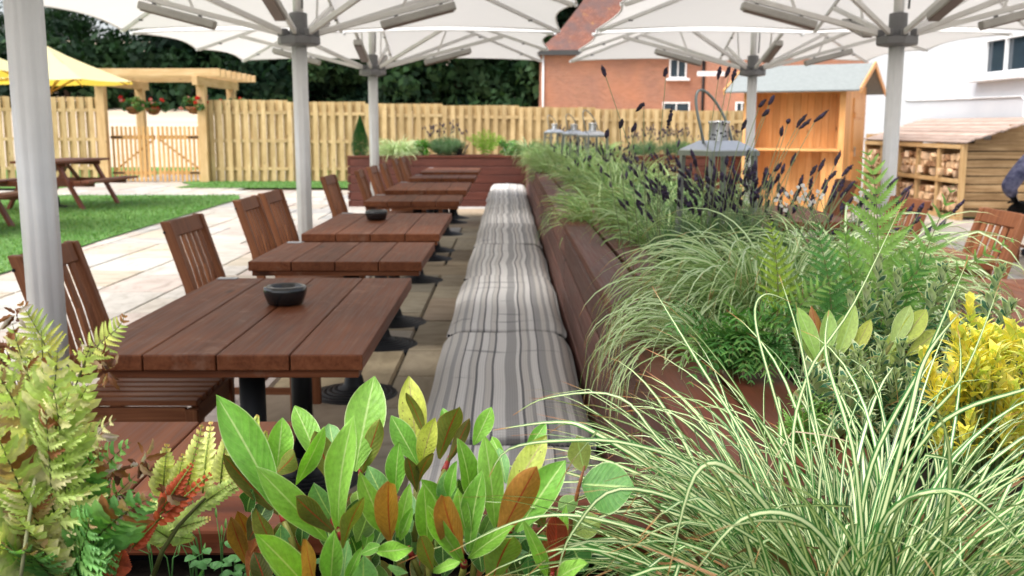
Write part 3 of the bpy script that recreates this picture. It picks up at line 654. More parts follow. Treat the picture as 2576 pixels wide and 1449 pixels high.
for k in range(len(seams)-1):
    ya, yb = seams[k], seams[k+1]; nx, ny = 26, 44; mb = MB(); V = []; G = []; r = random.Random(k*3+1); L = yb-ya; ph = r.uniform(0, 6)
    x0, x1 = BX0-.040+r.uniform(-.012, .008), BX1+.022+r.uniform(-.012, .004); zo = r.uniform(-.006, .010); CC = []
    for j in range(ny+1):
        v = .5-.5*math.cos(math.pi*j/ny); v = .5*v+.5*j/ny; endp = min(1, min(v, 1-v)*L/.11)**.5 if 0 < v < 1 else 0
        wav = .003*math.sin(v*L*4.2+ph)+.002*math.sin(v*L*9+ph*2)
        if k >= 3: wav *= 2.6
        for i in range(nx+1):
            u = i/nx; a = min(1, min(u, 1-u)/.12); prof = a**.45 if a < 1 else 1
            top = .362+zo*prof+(.056+.010*math.sin(math.pi*u)**.8)*prof*(.10+.90*endp)+.010*mnoise.noise(Vector((u*3, v*L*3.5, k*5)))+.003*math.sin(v*L*15+ph)*math.sin(math.pi*u)
            bul = (.016*endp-.012+.004*math.sin(v*L*5+ph))
            xx = x0+(x1-x0)*u+wav*math.sin(math.pi*u)+(bul*-1 if u < .5 else bul)*(1-a)
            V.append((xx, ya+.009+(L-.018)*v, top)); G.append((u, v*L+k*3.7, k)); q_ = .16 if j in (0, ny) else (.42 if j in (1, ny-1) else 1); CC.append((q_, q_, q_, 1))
    F = [(j*(nx+1)+i, j*(nx+1)+i+1, (j+1)*(nx+1)+i+1, (j+1)*(nx+1)+i) for j in range(ny) for i in range(nx)]
    n0 = len(V)                           # sides down to the seat
    ring = [j*(nx+1) for j in range(ny+1)]+[ny*(nx+1)+i for i in range(1, nx+1)]+[j*(nx+1)+nx for j in range(ny-1, -1, -1)]+[i for i in range(nx-1, 0, -1)]
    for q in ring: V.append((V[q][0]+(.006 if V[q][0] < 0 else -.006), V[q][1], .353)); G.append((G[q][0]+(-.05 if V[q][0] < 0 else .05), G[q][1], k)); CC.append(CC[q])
    m = len(ring)
    F += [(ring[i], n0+i, n0+(i+1) % m, ring[(i+1) % m]) for i in range(m)]
    mb.add(V, F, np.array(CC), G); c_ = (x0+x1)/2
    lab = f'grey and cream striped bench cushion, {words[k]} from the camera'
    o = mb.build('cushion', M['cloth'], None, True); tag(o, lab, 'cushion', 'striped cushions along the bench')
    mb = MB(); sp = .015 if k < 5 else .03
    for i in range(int((x1-x0-.02)/sp)): mb.ball((x0+.012+sp*i, yb+.0, .378+.004*math.sin(math.pi*i*sp/(x1-x0))), .0085, 3)
    if 1 and k < 8: st_ = mb.build('stitched_edge', M['stitch'], o)
# ------------------------------------------------------------------ tables
TX0, TX1 = -1.175, -.388
def table_mesh(L, W):
    root = bpy.data.objects.new('garden_table', None); COL.objects.link(root); zt = .73; mb = MB(); p = W/4; order = 1
    for i in range(4):
        mb.box((-W/2+p*(i+.5), 0, zt-.022), (p-.004, L, .044), along=1, tint=.14)
    mb.build('tabletop', M['table'], root, bevel=.004)
    for sy in (-1, 1):
        mb = MB(); mb.box((0, sy*(L/2-.05), zt-.056), (W-.03, .07, .022), along=0); mb.build('batten', M['table'], root, bevel=.002, seg=1)
    ys = (-L*.25, L*.25) if L > 1 else (0,)
    for y in ys:
        mb = MB(); mb.lathe([(.038, .06), (.038, zt-.07)], 20, (.02, y-.06, 0)); mb.build('column', M['iron'], root, True)
        mb = MB(); prof = [(.245, .0), (.25, .008), (.245, .022)]; rr = .24
        while rr > .06: prof += [(rr, .024+(.24-rr)*.2), (rr-.006, .030+(.24-rr)*.24), (rr-.022, .030+(.24-rr)*.26)]; rr -= .026
        prof += [(.05, .085), (.042, .12), (.037, .125)]; mb.lathe(prof, 36, (.02, y-.06, 0)); mb.build('pedestal', M['iron'], root, True)
        mb = MB(); mb.box((.02, y-.06, zt-.055), (.4, .06, .012)); mb.box((.02, y-.06, zt-.058), (.06, .4 if L > 1 else .3, .012)); mb.build('top_bracket', M['iron'], root)
    mb = MB(); mb.box((-W/2+.055, L/2-.03, zt+.003), (.075, .04, .005), col=(1, 1, 1, 1)); pl = mb.build('corner_plate', M['plate'], root, bevel=.001, seg=1)
    return root
longT = table_mesh(1.36, .785); shortT = table_mesh(.76, .785); used = set()
rows = [(.62+.70, .76), (2.585, 1.36), (4.43, .76), (5.60, 1.36), (8.08, .9), (9.5, 1.36), (11.75, .8), (13.3, 1.4)]
for i, (y0, L) in enumerate(rows):
    if i == 0: y0 = 1.22
    src = longT if L > 1 else shortT; lab = f'{"long" if L > 1 else "short"} red brown plank table of the left row, {words[i]} from the camera'
    if i == 1: lab = 'long red brown plank table nearest in full view, with a black ashtray'
    x = (TX0+TX1)/2 if i else -.83
    if id(src) in used: o = copy_tree(src)
    else: o = src; used.add(id(src))
    o.location = (x+rng.uniform(-.006, .006), y0+(.76 if L < 1 else 1.36)/2, .03); o.rotation_euler = (0, 0, R(rng.uniform(-.4, .4)))
    tag(o, lab, 'table', 'plank tables in the left row'); o.location.z = 0
RTX = 1.95
for i, (y0, L, lab) in enumerate([(2.55, 1.36, 'red brown plank table at the right edge, nearest beyond the yellow shrub'), (4.45, .76, 'red brown plank table beyond the ferns on the right, with a steel corner plate'), (6.3, 1.36, 'red brown plank table farthest on the right behind the planter')]):
    o = copy_tree(longT if L > 1 else shortT, None, ((1.93, 1.82, 1.85)[i], y0+L/2, 0), math.pi); tag(o, lab, 'table', 'plank tables right of the planter')
def ashtray(x, y, lab):
    mb = MB(); prof = [(.040, .0), (.060, .004), (.070, .03), (.074, .046), (.073, .062), (.060, .065), (.052, .058), (.048, .026), (.03, .016), (1e-4, .015)]
    def mod(a, i):
        k = 4; q = abs(math.cos(k*a/1.0)); return 1-.035*q
    mb.lathe(prof, 64, col=(1, 1, 1, 1), mod=mod); o = mb.build('ashtray', M['black'], None, True); o.location = (x, y, .731); tag(o, lab, 'ashtray', 'black ashtrays on the tables')
    return o
p = PZ(711, 772, .73); ashtray(p.x, p.y+.05, 'black glossy ashtray on the nearest long table')
p = PZ(945, 556, .73); ashtray(p.x, p.y+.05, 'small looking black ashtray on the second long table')
# ------------------------------------------------------------------ chairs (local: faces +x)
def chair_mesh():
    root = bpy.data.objects.new('slatted_chair', None); COL.objects.link(root); w = .215; zs = .43
    for sy in (-1, 1):
        mb = MB(); y = sy*(w-.018)
        # back post: leg below, raked post above, one continuous board
        def post(pts, ww):
            V = []; G = []
            for (x, z) in pts:
                for dx, dy in ((-.022, -ww/2), (.022, -ww/2), (.022, ww/2), (-.022, ww/2)): V.append((x+dx, y+dy, z)); G.append((z+sy*3, dx, dy))
            F = [(3, 2, 1, 0), tuple(range(4*(len(pts)-1), 4*len(pts)))]
            for i in range(len(pts)-1):
                for k in range(4): a = 4*i+k; b = 4*i+(k+1) % 4; F.append((a, b, b+4, a+4))
            mb.add(V, F, (1, 1, 1, 1), G)
        post([(-.235, 0), (-.20, .22), (-.20, .44), (-.235, .62), (-.325, .905)], .036); mb.build('rear_leg', M['chair'], root, bevel=.004, seg=1)
        mb = MB(); mb.box((.20, y, .205), (.042, .036, .41)); mb.build('front_leg', M['chair'], root, bevel=.004, seg=1)
        mb = MB(); mb.box((.0, y, zs-.045), (.36, .022, .06)); mb.build('side_rail', M['chair'], root, bevel=.002, seg=1); mb = MB(); mb.box((.0, y, .17), (.36, .018, .03)); mb.build('side_stretcher', M['chair'], root, bevel=.002, seg=1)
        mb = MB(); mb.ball((-.328, y+sy*.0185, .86), .006, 4); mb.build('bolt', M['iron'], root)
    for nm_, bb_ in (('front_rail', ((.20, 0, zs-.045), (.024, w*2-.075, .06))), ('rear_rail', ((-.20, 0, zs-.045), (.024, w*2-.075, .06))), ('cross_stretcher', ((0, 0, .17), (.02, w*2-.06, .03)))):
        mb = MB(); mb.box(*bb_); mb.build(nm_, M['chair'], root, bevel=.002, seg=1)
    mb = MB(); n = 7
    for i in range(n): mb.box((.012, (w-.03)*(2*i/(n-1)-1)*(1 if i not in (0, n-1) else 1), zs), (.41, .044, .018), tint=.1)
    mb.build('seat', M['chair'], root, bevel=.003, seg=1)
    def bx(z):
        return -.20-.035*(z-.44)/.18 if z < .62 else -.235-.09*(z-.62)/.285
    mb = MB(); mb.bar((bx(.835), 0, .835), (bx(.905), 0, .905), w*2-.074, .024, up=(1, 0, 0)); mb.build('top_rail', M['chair'], root, bevel=.004, seg=1)
    mb = MB(); mb.bar((bx(.50), 0, .50), (bx(.55), 0, .55), w*2-.074, .022, up=(1, 0, 0)); mb.build('lower_rail', M['chair'], root, bevel=.002, seg=1)
    mb = MB()
    for i in range(5):
        y = -.136+.068*i; c_ = rng.uniform(.9, 1.6)
        mb.bar((bx(.54), y, .535), (bx(.69), y, .69), .036, .011, (c_, c_, c_, 1), up=(1, 0, 0)); mb.bar((bx(.69), y, .69), (bx(.86), y, .86), .036, .011, (c_, c_, c_, 1), up=(1, 0, 0))
    mb.build('back_slats', M['chair'], root)
    return root
ch = chair_mesh(); first = True
CHX = -1.16
HEADS = [None, (30, 645), (405, 560), (588, 505), (652, 488), (808, 446), (888, 431), (920, 421), (950, 413), (985, 402), (1003, 397)]
cl = [(2.45, 0, 'cut off by the left edge, nearest to the camera'), (3.33, -.01, 'behind the big white pole'), (4.50, .04, 'standing alone between the first long table and the second short table'),
      (5.72, .03, 'nearer of the overlapping pair at the second long table'), (6.42, .05, 'farther of the overlapping pair at the second long table'),
      (8.45, .02, 'standing alone just past the second white pole'), (9.75, .07, 'fourth from the far end beyond the ashtray table'), (10.4, .0, 'third from the far end, in front of the third white pole'),
      (12.0, .04, 'just right of the third white pole'), (13.4, .0, 'second to last in the far row before the red planter'), (14.1, .0, 'last in the far row before the red planter')]
for i, (y, dx, d) in enumerate(cl):
    if HEADS[i]: q_ = PZ(*HEADS[i], .93); y = q_.y+.2; dx = q_.x+.345-CHX
    lab = 'brown slatted wooden chair '+d
    o = ch if first else copy_tree(ch); first = False
    o.location = (CHX+dx+rng.uniform(-.01, .01), y, .028); o.rotation_euler = (0, 0, R(rng.uniform(-2.5, 2.5))); tag(o, lab, 'chair', 'slatted chairs in the left row')
for (x, y, a, d) in [(2.04, 4.72, 180, 'nearest on the right, at the edge of the photo'), (1.93, 5.55, 183, 'second on the right, behind the tall fern'), (2.22, 7.5, 178, 'farthest on the right, under the log store'), (5.12, 9.32, 90, 'under the person at the far right edge')]:
    o = copy_tree(ch, None, (x, y, .028), R(a)); tag(o, 'brown slatted wooden chair '+d, 'chair', 'slatted chairs right of the planter')
# ------------------------------------------------------------------ big cream umbrellas
t = NT('canopy_cloth'); n = t.noise(t.attr('gc', 'Vector'), 1.2, 4, .6)
c = t.ramp(n, [(.3, (.72, .705, .68)), (.7, (.77, .755, .73))]); t.out(c, .8, .1); t.translucent((.74, .715, .68), .36); M['canopy'] = t.m
def umbrella_mesh():
    root = bpy.data.objects.new('cantilever', None); root.name = 'giant_umbrella'; COL.objects.link(root); S = 2.42; ze = 2.36; zp = 3.17
    ribs = []
    for k in range(8):
        a = k*math.pi/4; r = S*(math.sqrt(2) if k % 2 else 1); ribs.append(Vector((math.cos(a)*r, math.sin(a)*r, ze)))
    peak = Vector((0, 0, zp)); mb = MB(); N = 10
    for k in range(8):
        A, B = ribs[k], ribs[(k+1) % 8]; V = []; idx = {}
        for i in range(N+1):
            for j in range(i+1):
                f = i/N; t_ = j/i if i else 0; P = A.lerp(B, t_); sc = 1-.045*math.sin(math.pi*t_)*f**4
                q = peak.lerp(P, f*sc); q.z -= .05*math.sin(math.pi*t_)*math.sin(math.pi*f*.9)*.8; idx[i, j] = len(V); V.append(q[:])
        F = []
        for i in range(N):
            for j in range(i+1):
                F.append((idx[i, j], idx[i+1, j], idx[i+1, j+1]))
                if j < i: F.append((idx[i, j], idx[i+1, j+1], idx[i, j+1]))
        mb.add(V, F)
    mb.build('canopy', M['canopy'], root, True)
    mb = MB()                             # hem
    for k in range(8):
        A, B = ribs[k], ribs[(k+1) % 8]; pts = [peak.lerp(A.lerp(B, t_), 1-.045*math.sin(math.pi*t_)) for t_ in [i/8 for i in range(9)]]
        mb.tube([p_+Vector((0, 0, -.006)) for p_ in pts], .009, 5)
    mb.build('hem', M['canopy'], root, True)
    mb = MB(); mb.lathe([(.36, -.14), (.18, -.02), (.03, .07), (1e-4, .09)], 8, (0, 0, zp+.03)); mb.build('vent', M['canopy'], root)
    mb = MB(); n = 48
    mb.lathe([(.066, -.285), (.066, 1.99)], n, mod=lambda a, i: 1-.07*(1 if int(a/(2*math.pi)*48+.5) % 6 in (0, 1) else 0)); mb.build('pole', M['pole'], root, True)
    mb = MB(); mb.lathe([(.045, 1.99), (.045, zp-.05)], 16); mb.build('upper_mast', M['pole'], root, True)
    mb = MB(); mb.lathe([(.30, 0), (.30, .012), (.10, .02), (.085, .06), (.066, .07)], 24, (0, 0, -.289)); mb.build('base_flange', M['pole'], root, True)
    mb = MB(); mb.lathe([(.09, 1.985), (.175, 2.0), (.185, 2.01), (.185, 2.065), (.16, 2.075)], 8); mb.lathe([(.078, 2.07), (.078, 2.27), (.05, 2.275)], 20)
    for k in range(8):
        a = k*math.pi/4; mb.box((.15*math.cos(a), .15*math.sin(a), 2.10), (.06, .05, .06), Matrix.Rotation(a, 3, 'Z'))
    mb.build('runner_hub', M['hub'], root, bevel=.004, seg=1)
    mb = MB(); mb.lathe([(.10, 0), (.13, .02), (.13, .07), (.08, .1)], 16, (0, 0, zp-.14)); mb.build('crown_hub', M['hub'], root)
    for k in range(8):
        rb = ribs[k]; a_ = rb.normalized(); mb = MB()
        s_ = peak.lerp(rb, .05)+Vector((0, 0, -.03)); e_ = peak.lerp(rb, .985)+Vector((0, 0, -.03)); mb.bar(s_, e_, .026, .04, up=(0, 0, 1)); rib = mb.build('rib', M['strut'], root, bevel=.003, seg=1)
        mb = MB(); mb.ball(peak.lerp(rb, .995)+Vector((0, 0, -.02)), .022, 5); mb.build('rib_tip', M['white'], rib)
        mb = MB()
        for f in (.35, .6, .86): mb.box(peak.lerp(rb, f)+Vector((0, 0, -.05)), (.035, .035, .02), Matrix.Rotation(k*math.pi/4, 3, 'Z'))
        mb.build('clip', M['hub'], rib)
        f = .74 if k % 2 == 0 else .56; j = peak.lerp(rb, f)+Vector((0, 0, -.05)); dr = Vector((rb.x, rb.y, 0)).normalized(); h0 = dr*.165+Vector((0, 0, 2.10)); mb = MB(); mb.bar(h0, j, .034, .048, up=(0, 0, 1))
        mb.ball(j, .03, 4); su = mb.build('strut', M['strut'], root, bevel=.004, seg=1)
        if k % 2 == 0:
            d = (j-h0); a = h0+d*.34+Vector((0, 0, -.075)); b = h0+d*.74+Vector((0, 0, -.075)); mb = MB(); mb.bar(a, b, .11, .07, up=(0, 0, 1)); he = mb.build('heater', M['heater'], su, bevel=.012)
            mb = MB(); off = Vector((0, 0, -.04)); mb.bar(a.lerp(b, .03)+off, a.lerp(b, .97)+off, .085, .012, up=(0, 0, 1)); mb.build('heating_element', M['element'], he)
            mb = MB()
            for q in (.2, .8): mb.bar(a.lerp(b, q)+Vector((0, 0, .03)), a.lerp(b, q)+Vector((0, 0, .07)), .03, .02)
            mb.build('bracket', M['hub'], he)
        if k % 2 == 0:
            q0 = Vector((0, 0, 2.75))+dr*.05; q1 = h0.lerp(j, .45); mb = MB(); mb.bar(q1, peak.lerp(rb, .45)+Vector((0, 0, -.05)), .018, .022); mb.build('brace', M['strut'], root)
    mb = MB(); mb.tube([(.05, -.06, zp-.3), (.052, -.075, 2.7), (.06, -.08, 2.5), (.052, -.085, 2.3)], .010, 6); mb.build('power_cable', M['hub'], root, True)
    K = .818                              # four-metre canopies: true size of the set
    for o in root.children_recursive:
        for v in o.data.vertices: v.co = (v.co.x*K, v.co.y*K, (v.co.z-1.30)*K+1.30)
    return root
um = umbrella_mesh(); first = True
for (x, y, a, d) in [(-1.427, 3.03, .0, 'nearest, its thick pole at the left edge'), (-1.489, 7.28, .6, 'second on the left, over the ashtray tables'), (-1.53, 11.49, 0, 'third on the left, nearest the trees and the red planter'),
                     (2.78, 7.28, .0, 'nearer one on the right, with the pole beside the log store'), (2.79, 11.57, -.4, 'farther one on the right, in front of the orange kiosk')]:
    o = um if first else copy_tree(um); first = False; o.location = (x, y, .03); o.rotation_euler = (0, 0, R(a)); tag(o, 'large square cream umbrella '+d, 'umbrella', 'large cream umbrellas over the terrace')
# ------------------------------------------------------------------ yellow parasols and picnic benches
t = NT('yellow_cloth'); t.out(t.mix(1, (.93, .86, .52), t.attr('col'), 'MULTIPLY'), .8, .1); t.translucent((.95, .62, .05), .45); M['yellow'] = t.m
def parasol_mesh():
    root = bpy.data.objects.new('yellow_parasol', None); COL.objects.link(root); zr = 2.03; zp = 2.60; Rr = 1.33; n = 8
    mb = MB(); V = [(0, 0, zp)]; K = 4
    for i in range(1, K+1):
        for j in range(n*3):
            a = 2*math.pi*j/(n*3); c_ = 1 if j % 3 == 0 else .955; f = i/K; r = Rr*f*c_; z = zp-(zp-zr)*(f**.88)-.02*(j % 3 != 0)*f; V.append((r*math.cos(a), r*math.sin(a), z))
    m = n*3; F = [(0, 1+j, 1+(j+1) % m) for j in range(m)]
    for i in range(K-1):
        for j in range(m): a = 1+i*m+j; b = 1+i*m+(j+1) % m; F.append((a, a+m, b+m, b))
    mb.add(V, F); mb.build('canopy', M['yellow'], root)
    mb = MB(); mb.tube([(0, 0, 1.35), (0, 0, zp)], .021, 12, (.75, .6, .4, 1)); mb.build('upper_pole', M['fence'], root, True)
    mb = MB(); mb.tube([(0, 0, .05), (0, 0, 1.66)], .026, 12); mb.build('lower_pole', M['white'], root, True)
    mb = MB(); mb.lathe([(.03, 0), (.035, .03), (.028, .06), (1e-4, .085)], 14, (0, 0, zp)); mb.build('finial', M['heater'], root, True)
    mb = MB()
    for k in range(8):
        a = k*math.pi/4; mb.bar((.03*math.cos(a), .03*math.sin(a), 1.86), (.75*math.cos(a), .75*math.sin(a), zp-(zp-zr)*.57-.03), .012, .018, (.9, .7, .45, 1)); mb.bar((.03*math.cos(a), .03*math.sin(a), zp-.05), (Rr*.98*math.cos(a), Rr*.98*math.sin(a), zr-.02), .012, .018, (.9, .7, .45, 1))
    mb.lathe([(.03, 1.82), (.06, 1.84), (.06, 1.9), (.03, 1.92)], 12, col=(.9, .7, .45, 1)); mb.build('ribs', M['fence'], root)
    mb = MB(); mb.lathe([(.26, 0), (.26, .05), (.06, .08), (.05, .2), (.03, .22)], 20); mb.build('base', M['iron'], root, True)
    return root
def picnic_mesh():
    root = bpy.data.objects.new('picnic_table', None); COL.objects.link(root); L = 1.8; mb = MB()
    for i in range(5): mb.box((0, -.30+.15*i, .745), (L, .14, .038), tint=.12)
    mb.build('tabletop', M['picnic'], root, bevel=.004)
    for sy in (-1, 1):
        mb = MB()
        for i in range(2): mb.box((0, sy*(.66+.13*i), .44), (L, .12, .038), tint=.12)
        mb.build('seat', M['picnic'], root, bevel=.004)
    for sx in (-1, 1):
        for sy in (-1, 1): mb = MB(); mb.bar((sx*.62, sy*.60, 0), (sx*.62, sy*.22, .725), .045, .095, up=(1, 0, 0)); mb.build('leg', M['picnic'], root, bevel=.003, seg=1)
        mb = MB(); mb.box((sx*.575, 0, .40), (.04, 1.56, .09), along=1); mb.box((sx*.575, 0, .70), (.04, .70, .07), along=1); mb.bar((sx*.55, 0, .40), (sx*.12, 0, .70), .04, .06); mb.build('cross_beam', M['picnic'], root, bevel=.003, seg=1)
    return root
pa = parasol_mesh(); pi_ = picnic_mesh()
pa.location = (-7.30, 16.1, 0); tag(pa, 'yellow parasol with its apex in view beside the big white pole', 'parasol', 'yellow parasols on the lawn')
o = copy_tree(pa, None, (-7.05, 12.2, -.05), .3); o['label'] = 'yellow parasol cut off by the left edge, the higher of the edge pair'
o = copy_tree(pa, None, (-8.55, 14.6, .0), .5); o['label'] = 'yellow parasol cut off by the left edge, the lower of the edge pair'
pi_.location = (-7.22, 16.25, 0.04); pi_.rotation_euler = (0, 0, R(87)); tag(pi_, 'red brown picnic table under the nearest full yellow parasol', 'picnic table', 'picnic tables on the lawn')
o = copy_tree(pi_, None, (-7.05, 12.3, .04), R(90)); o['label'] = 'red brown picnic table cut off by the left edge, nearest on the lawn'
# ------------------------------------------------------------------ lanterns
M['glass'] = None
t = NT('lantern_glass'); t.out((.95, .97, .97), .03, .5); t.p.inputs['Transmission Weight'].default_value = 1.0; t.p.inputs['IOR'].default_value = 1.02; M['glass'] = t.m
t = NT('perforated'); vo = t.node('ShaderNodeTexVoronoi', in_Scale=70.0, in_Vector=t.attr('gc', 'Vector')); t.out(t.ramp(vo.outputs['Distance'], [(.3, (.05, .05, .05)), (.4, (.6, .6, .58))]), .35, .5, .6); M['perf'] = t.m
def lantern_mesh(w=.225, h=.45):
    root = bpy.data.objects.new('lantern', None); COL.objects.link(root); mb = MB(); t_ = .020; e = w/2
    for sx in (-1, 1):
        for sy in (-1, 1): mb.bar((sx*e*1.06, sy*e*1.06, 0.02), (sx*e*.96, sy*e*.96, h), t_, t_, up=(1, 0, 0))
    for z in (.02, h-.008): 
        for s in (-1, 1): mb.box((s*e, 0, z), (.02, w+.03, .02)); mb.box((0, s*e, z), (w-.0, .02, .0203))
    mb.box((0, 0, .012), (w, w, .01)); mb.build('frame', M['steel'], root)
    mb = MB()
    for s in (-1, 1): mb.box((s*(e-.006), 0, h/2), (.003, w-.03, h-.05)); mb.box((0, s*(e-.006), h/2), (w-.03, .003, h-.05))
    mb.build('pane', M['glass'], root)
    mb = MB(); mb.lathe([(e*1.50, h), (e*1.50, h+.007), (.06*1.4, h+.045), (.05, h+.046)], 4, mod=None); rf = mb.build('roof', M['plate'], root); rf.rotation_euler = (0, 0, math.pi/4)
    mb = MB(); mb.lathe([(.042, h+.045), (.042, h+.115), (.046, h+.118), (.046, h+.128), (1e-4, h+.132)], 20); mb.build('chimney', M['perf'], root, True)
    mb = MB(); pts = []
    for i in range(17):
        a = math.pi*i/16; pts.append((-.075*math.cos(a)-.07*math.sin(a), .04*math.sin(a), h+.03+.23*math.sin(a)**.8))
    mb.tube(pts, .006, 6); mb.build('handle', M['steel'], root, True)
    mb = MB(); mb.lathe([(.035, .02), (.035, .14), (1e-4, .145)], 16); mb.build('candle', M['white'], root, True)
    return root
la = lantern_mesh(); first = True
for (px, y, z, s, d) in [(1806, 3.9, .83, .90, 'steel and glass lantern with tall loop handle among the lavender, nearest'), (1490, 11.0, .76, 1.05, 'steel lantern in the far half of the long planter, second nearest'), (1443, 13.2, .78, 1.0, 'steel lantern in the long planter, third from the camera'), (1394, 15.4, .79, 1.0, 'steel lantern at the far end of the long planter, smallest')]:
    o = la if first else copy_tree(la); first = False; q = PY(px, 400, y); o.location = (q.x, y, z); o.scale = (s, s, s); o.rotation_euler = (0, 0, R(24)); tag(o, d, 'lantern', 'steel lanterns in the long planter')
# spike finder lamp etc.
# ------------------------------------------------------------------ plants
t = NT('variegated_blade'); g = t.attr('gc', 'Vector'); sx = t.node('ShaderNodeSeparateXYZ', in_0=g); col = t.attr('col')
u = sx.outputs[0]; v = sx.outputs[1]; w_ = sx.outputs[2]            # across 0..1, along 0..1, margin width
d_ = t.math('ABSOLUTE', t.math('SUBTRACT', u, .5)); k_ = t.node('ShaderNodeMapRange', interpolation_type='SMOOTHSTEP', in_Value=t.math('ADD', d_, w_), in_1=.24, in_2=.30).outputs[0]
lines = t.math('MULTIPLY', t.math('ADD', t.math('SINE', t.math('MULTIPLY', u, 60)), 1), .12)
cream = t.mix(lines, t.mix(t.ramp(w_, [(0, 1), (.001, 0)]), (.64, .69, .38), (.68, .75, .46)), (.30, .42, .16)); c = t.mix(k_, cream, col)
tip = t.math('ADD', v, t.math('MULTIPLY', t.math('SUBTRACT', t.noise(t.mapv(g, (1, 6, 40)), 2, 2), .5), .10))
c = t.mix(t.ramp(tip, [(.90, 0), (.96, 1)]), c, (.42, .17, .06)); m = t.out(c, .38, .45); t.translucent(t.mix(1, c, (1.1, 1.25, .7), 'MULTIPLY'), .18); M['blade'] = m
t = NT('broad_leaf'); g = t.attr('gc', 'Vector'); sx = t.node('ShaderNodeSeparateXYZ', in_0=g); ca = t.node('ShaderNodeAttribute', attribute_name='col'); col = ca.outputs[0]; al = ca.outputs['Alpha']
u = sx.outputs[0]; v = sx.outputs[1]; d_ = t.math('ABSOLUTE', t.math('SUBTRACT', u, .5))
n = t.noise(t.mapv(g, (7, 14, 60)), 1.0, 4, .6); c = t.mix(1, col, t.ramp(n, [(.25, .72), (.75, 1.18)]), 'MULTIPLY')
vein = t.math('SINE', t.math('ADD', t.math('MULTIPLY', v, 62), t.math('MULTIPLY', d_, -34))); c = t.mix(t.math('MULTIPLY', t.ramp(vein, [(.90, 0), (1.0, .5)]), .5), c, t.mix(al, (.36, .52, .14), (.30, .05, .02)))
c = t.mix(t.ramp(d_, [(.012, 1), (.035, 0)]), c, t.mix(al, (.44, .60, .22), (.32, .035, .02)))
c = t.mix(t.ramp(d_, [(.462, 0), (.495, .75)]), c, t.mix(al, (.62, .70, .40), (.42, .22, .07)))
vo = t.node('ShaderNodeTexVoronoi', in_Scale=1.0, in_Vector=t.mapv(g, (9, 17, 11))); ye = t.ramp(al, [(.3, 0), (.4, 1), (.6, 1), (.7, 0)])
sp = t.math('MULTIPLY', t.ramp(vo.outputs['Distance'], [(.16, 1), (.22, 0)]), t.math('MULTIPLY', ye, t.ramp(t.noise(t.mapv(g, (3, 4, 9)), 1), [(.42, 0), (.55, 1)])))
c = t.mix(sp, c, (.12, .07, .03)); t.bump(t.math('ADD', t.noise(t.mapv(g, (30, 60, 50)), 1.0, 3), t.math('MULTIPLY', vein, .25)), .35, .0015)
m = t.out(c, .42, .4); t.translucent(t.mix(1, c, (1.15, 1.35, .45), 'MULTIPLY'), .28); M['broad'] = m
t = NT('fern_leaf'); g = t.attr('gc', 'Vector'); col = t.attr('col'); c = t.mix(1, col, t.ramp(t.noise(g, 90, 3, .6), [(.3, .7), (.7, 1.2)]), 'MULTIPLY')
m = t.out(c, .5, .35); t.translucent(t.mix(1, c, (1.1, 1.3, .5), 'MULTIPLY'), .32); M['fern'] = m
def vperp(d, up=Vector((0, 0, 1))):
    s = d.cross(up)
    if s.length < 1e-4: s = d.cross(Vector((1, 0, 0)))
    return s.normalized()
def blade(mb, base, az, el, L, w, droop, col, margin, nseg=11, twist=0.0, kink=None, u0=0, u1=1):
    """arching grass blade: elevation falls along its length"""
    p = Vector(base); V = []; G = []; F = []; st = L/nseg; e = el; a = az; tw = rng.uniform(-.8, .8)
    for i in range(nseg+1):
        f = i/nseg; d = Vector((math.cos(a)*math.cos(e), math.sin(a)*math.cos(e), math.sin(e)))
        s = vperp(d); nrm = s.cross(d); an = tw+twist*f; s = s*math.cos(an)+nrm*math.sin(an); nrm = s.cross(d)
        ww = w*(.55+.45*min(1, f*5))*(1-max(0, (f-.45)/.55)**1.7)/2+.00012
        for k, uu in enumerate((0, .5, 1)):
            V.append((p+s*(uu-.5)*2*ww+nrm*(.35*ww if k != 1 else 0))[:]); G.append((u0+(u1-u0)*uu, f, margin))
        p = p+d*st; e -= droop*(.35+1.3*f)/nseg
        if kink and abs(f-kink) < .5/nseg: e -= rng.uniform(.5, 1.3)
        e = max(e, -1.45); a += twist*.06
    for i in range(nseg):
        for k in range(2): b = i*3+k; F.append((b, b+1, b+4, b+3))
    mb.add(V, F, col, G)
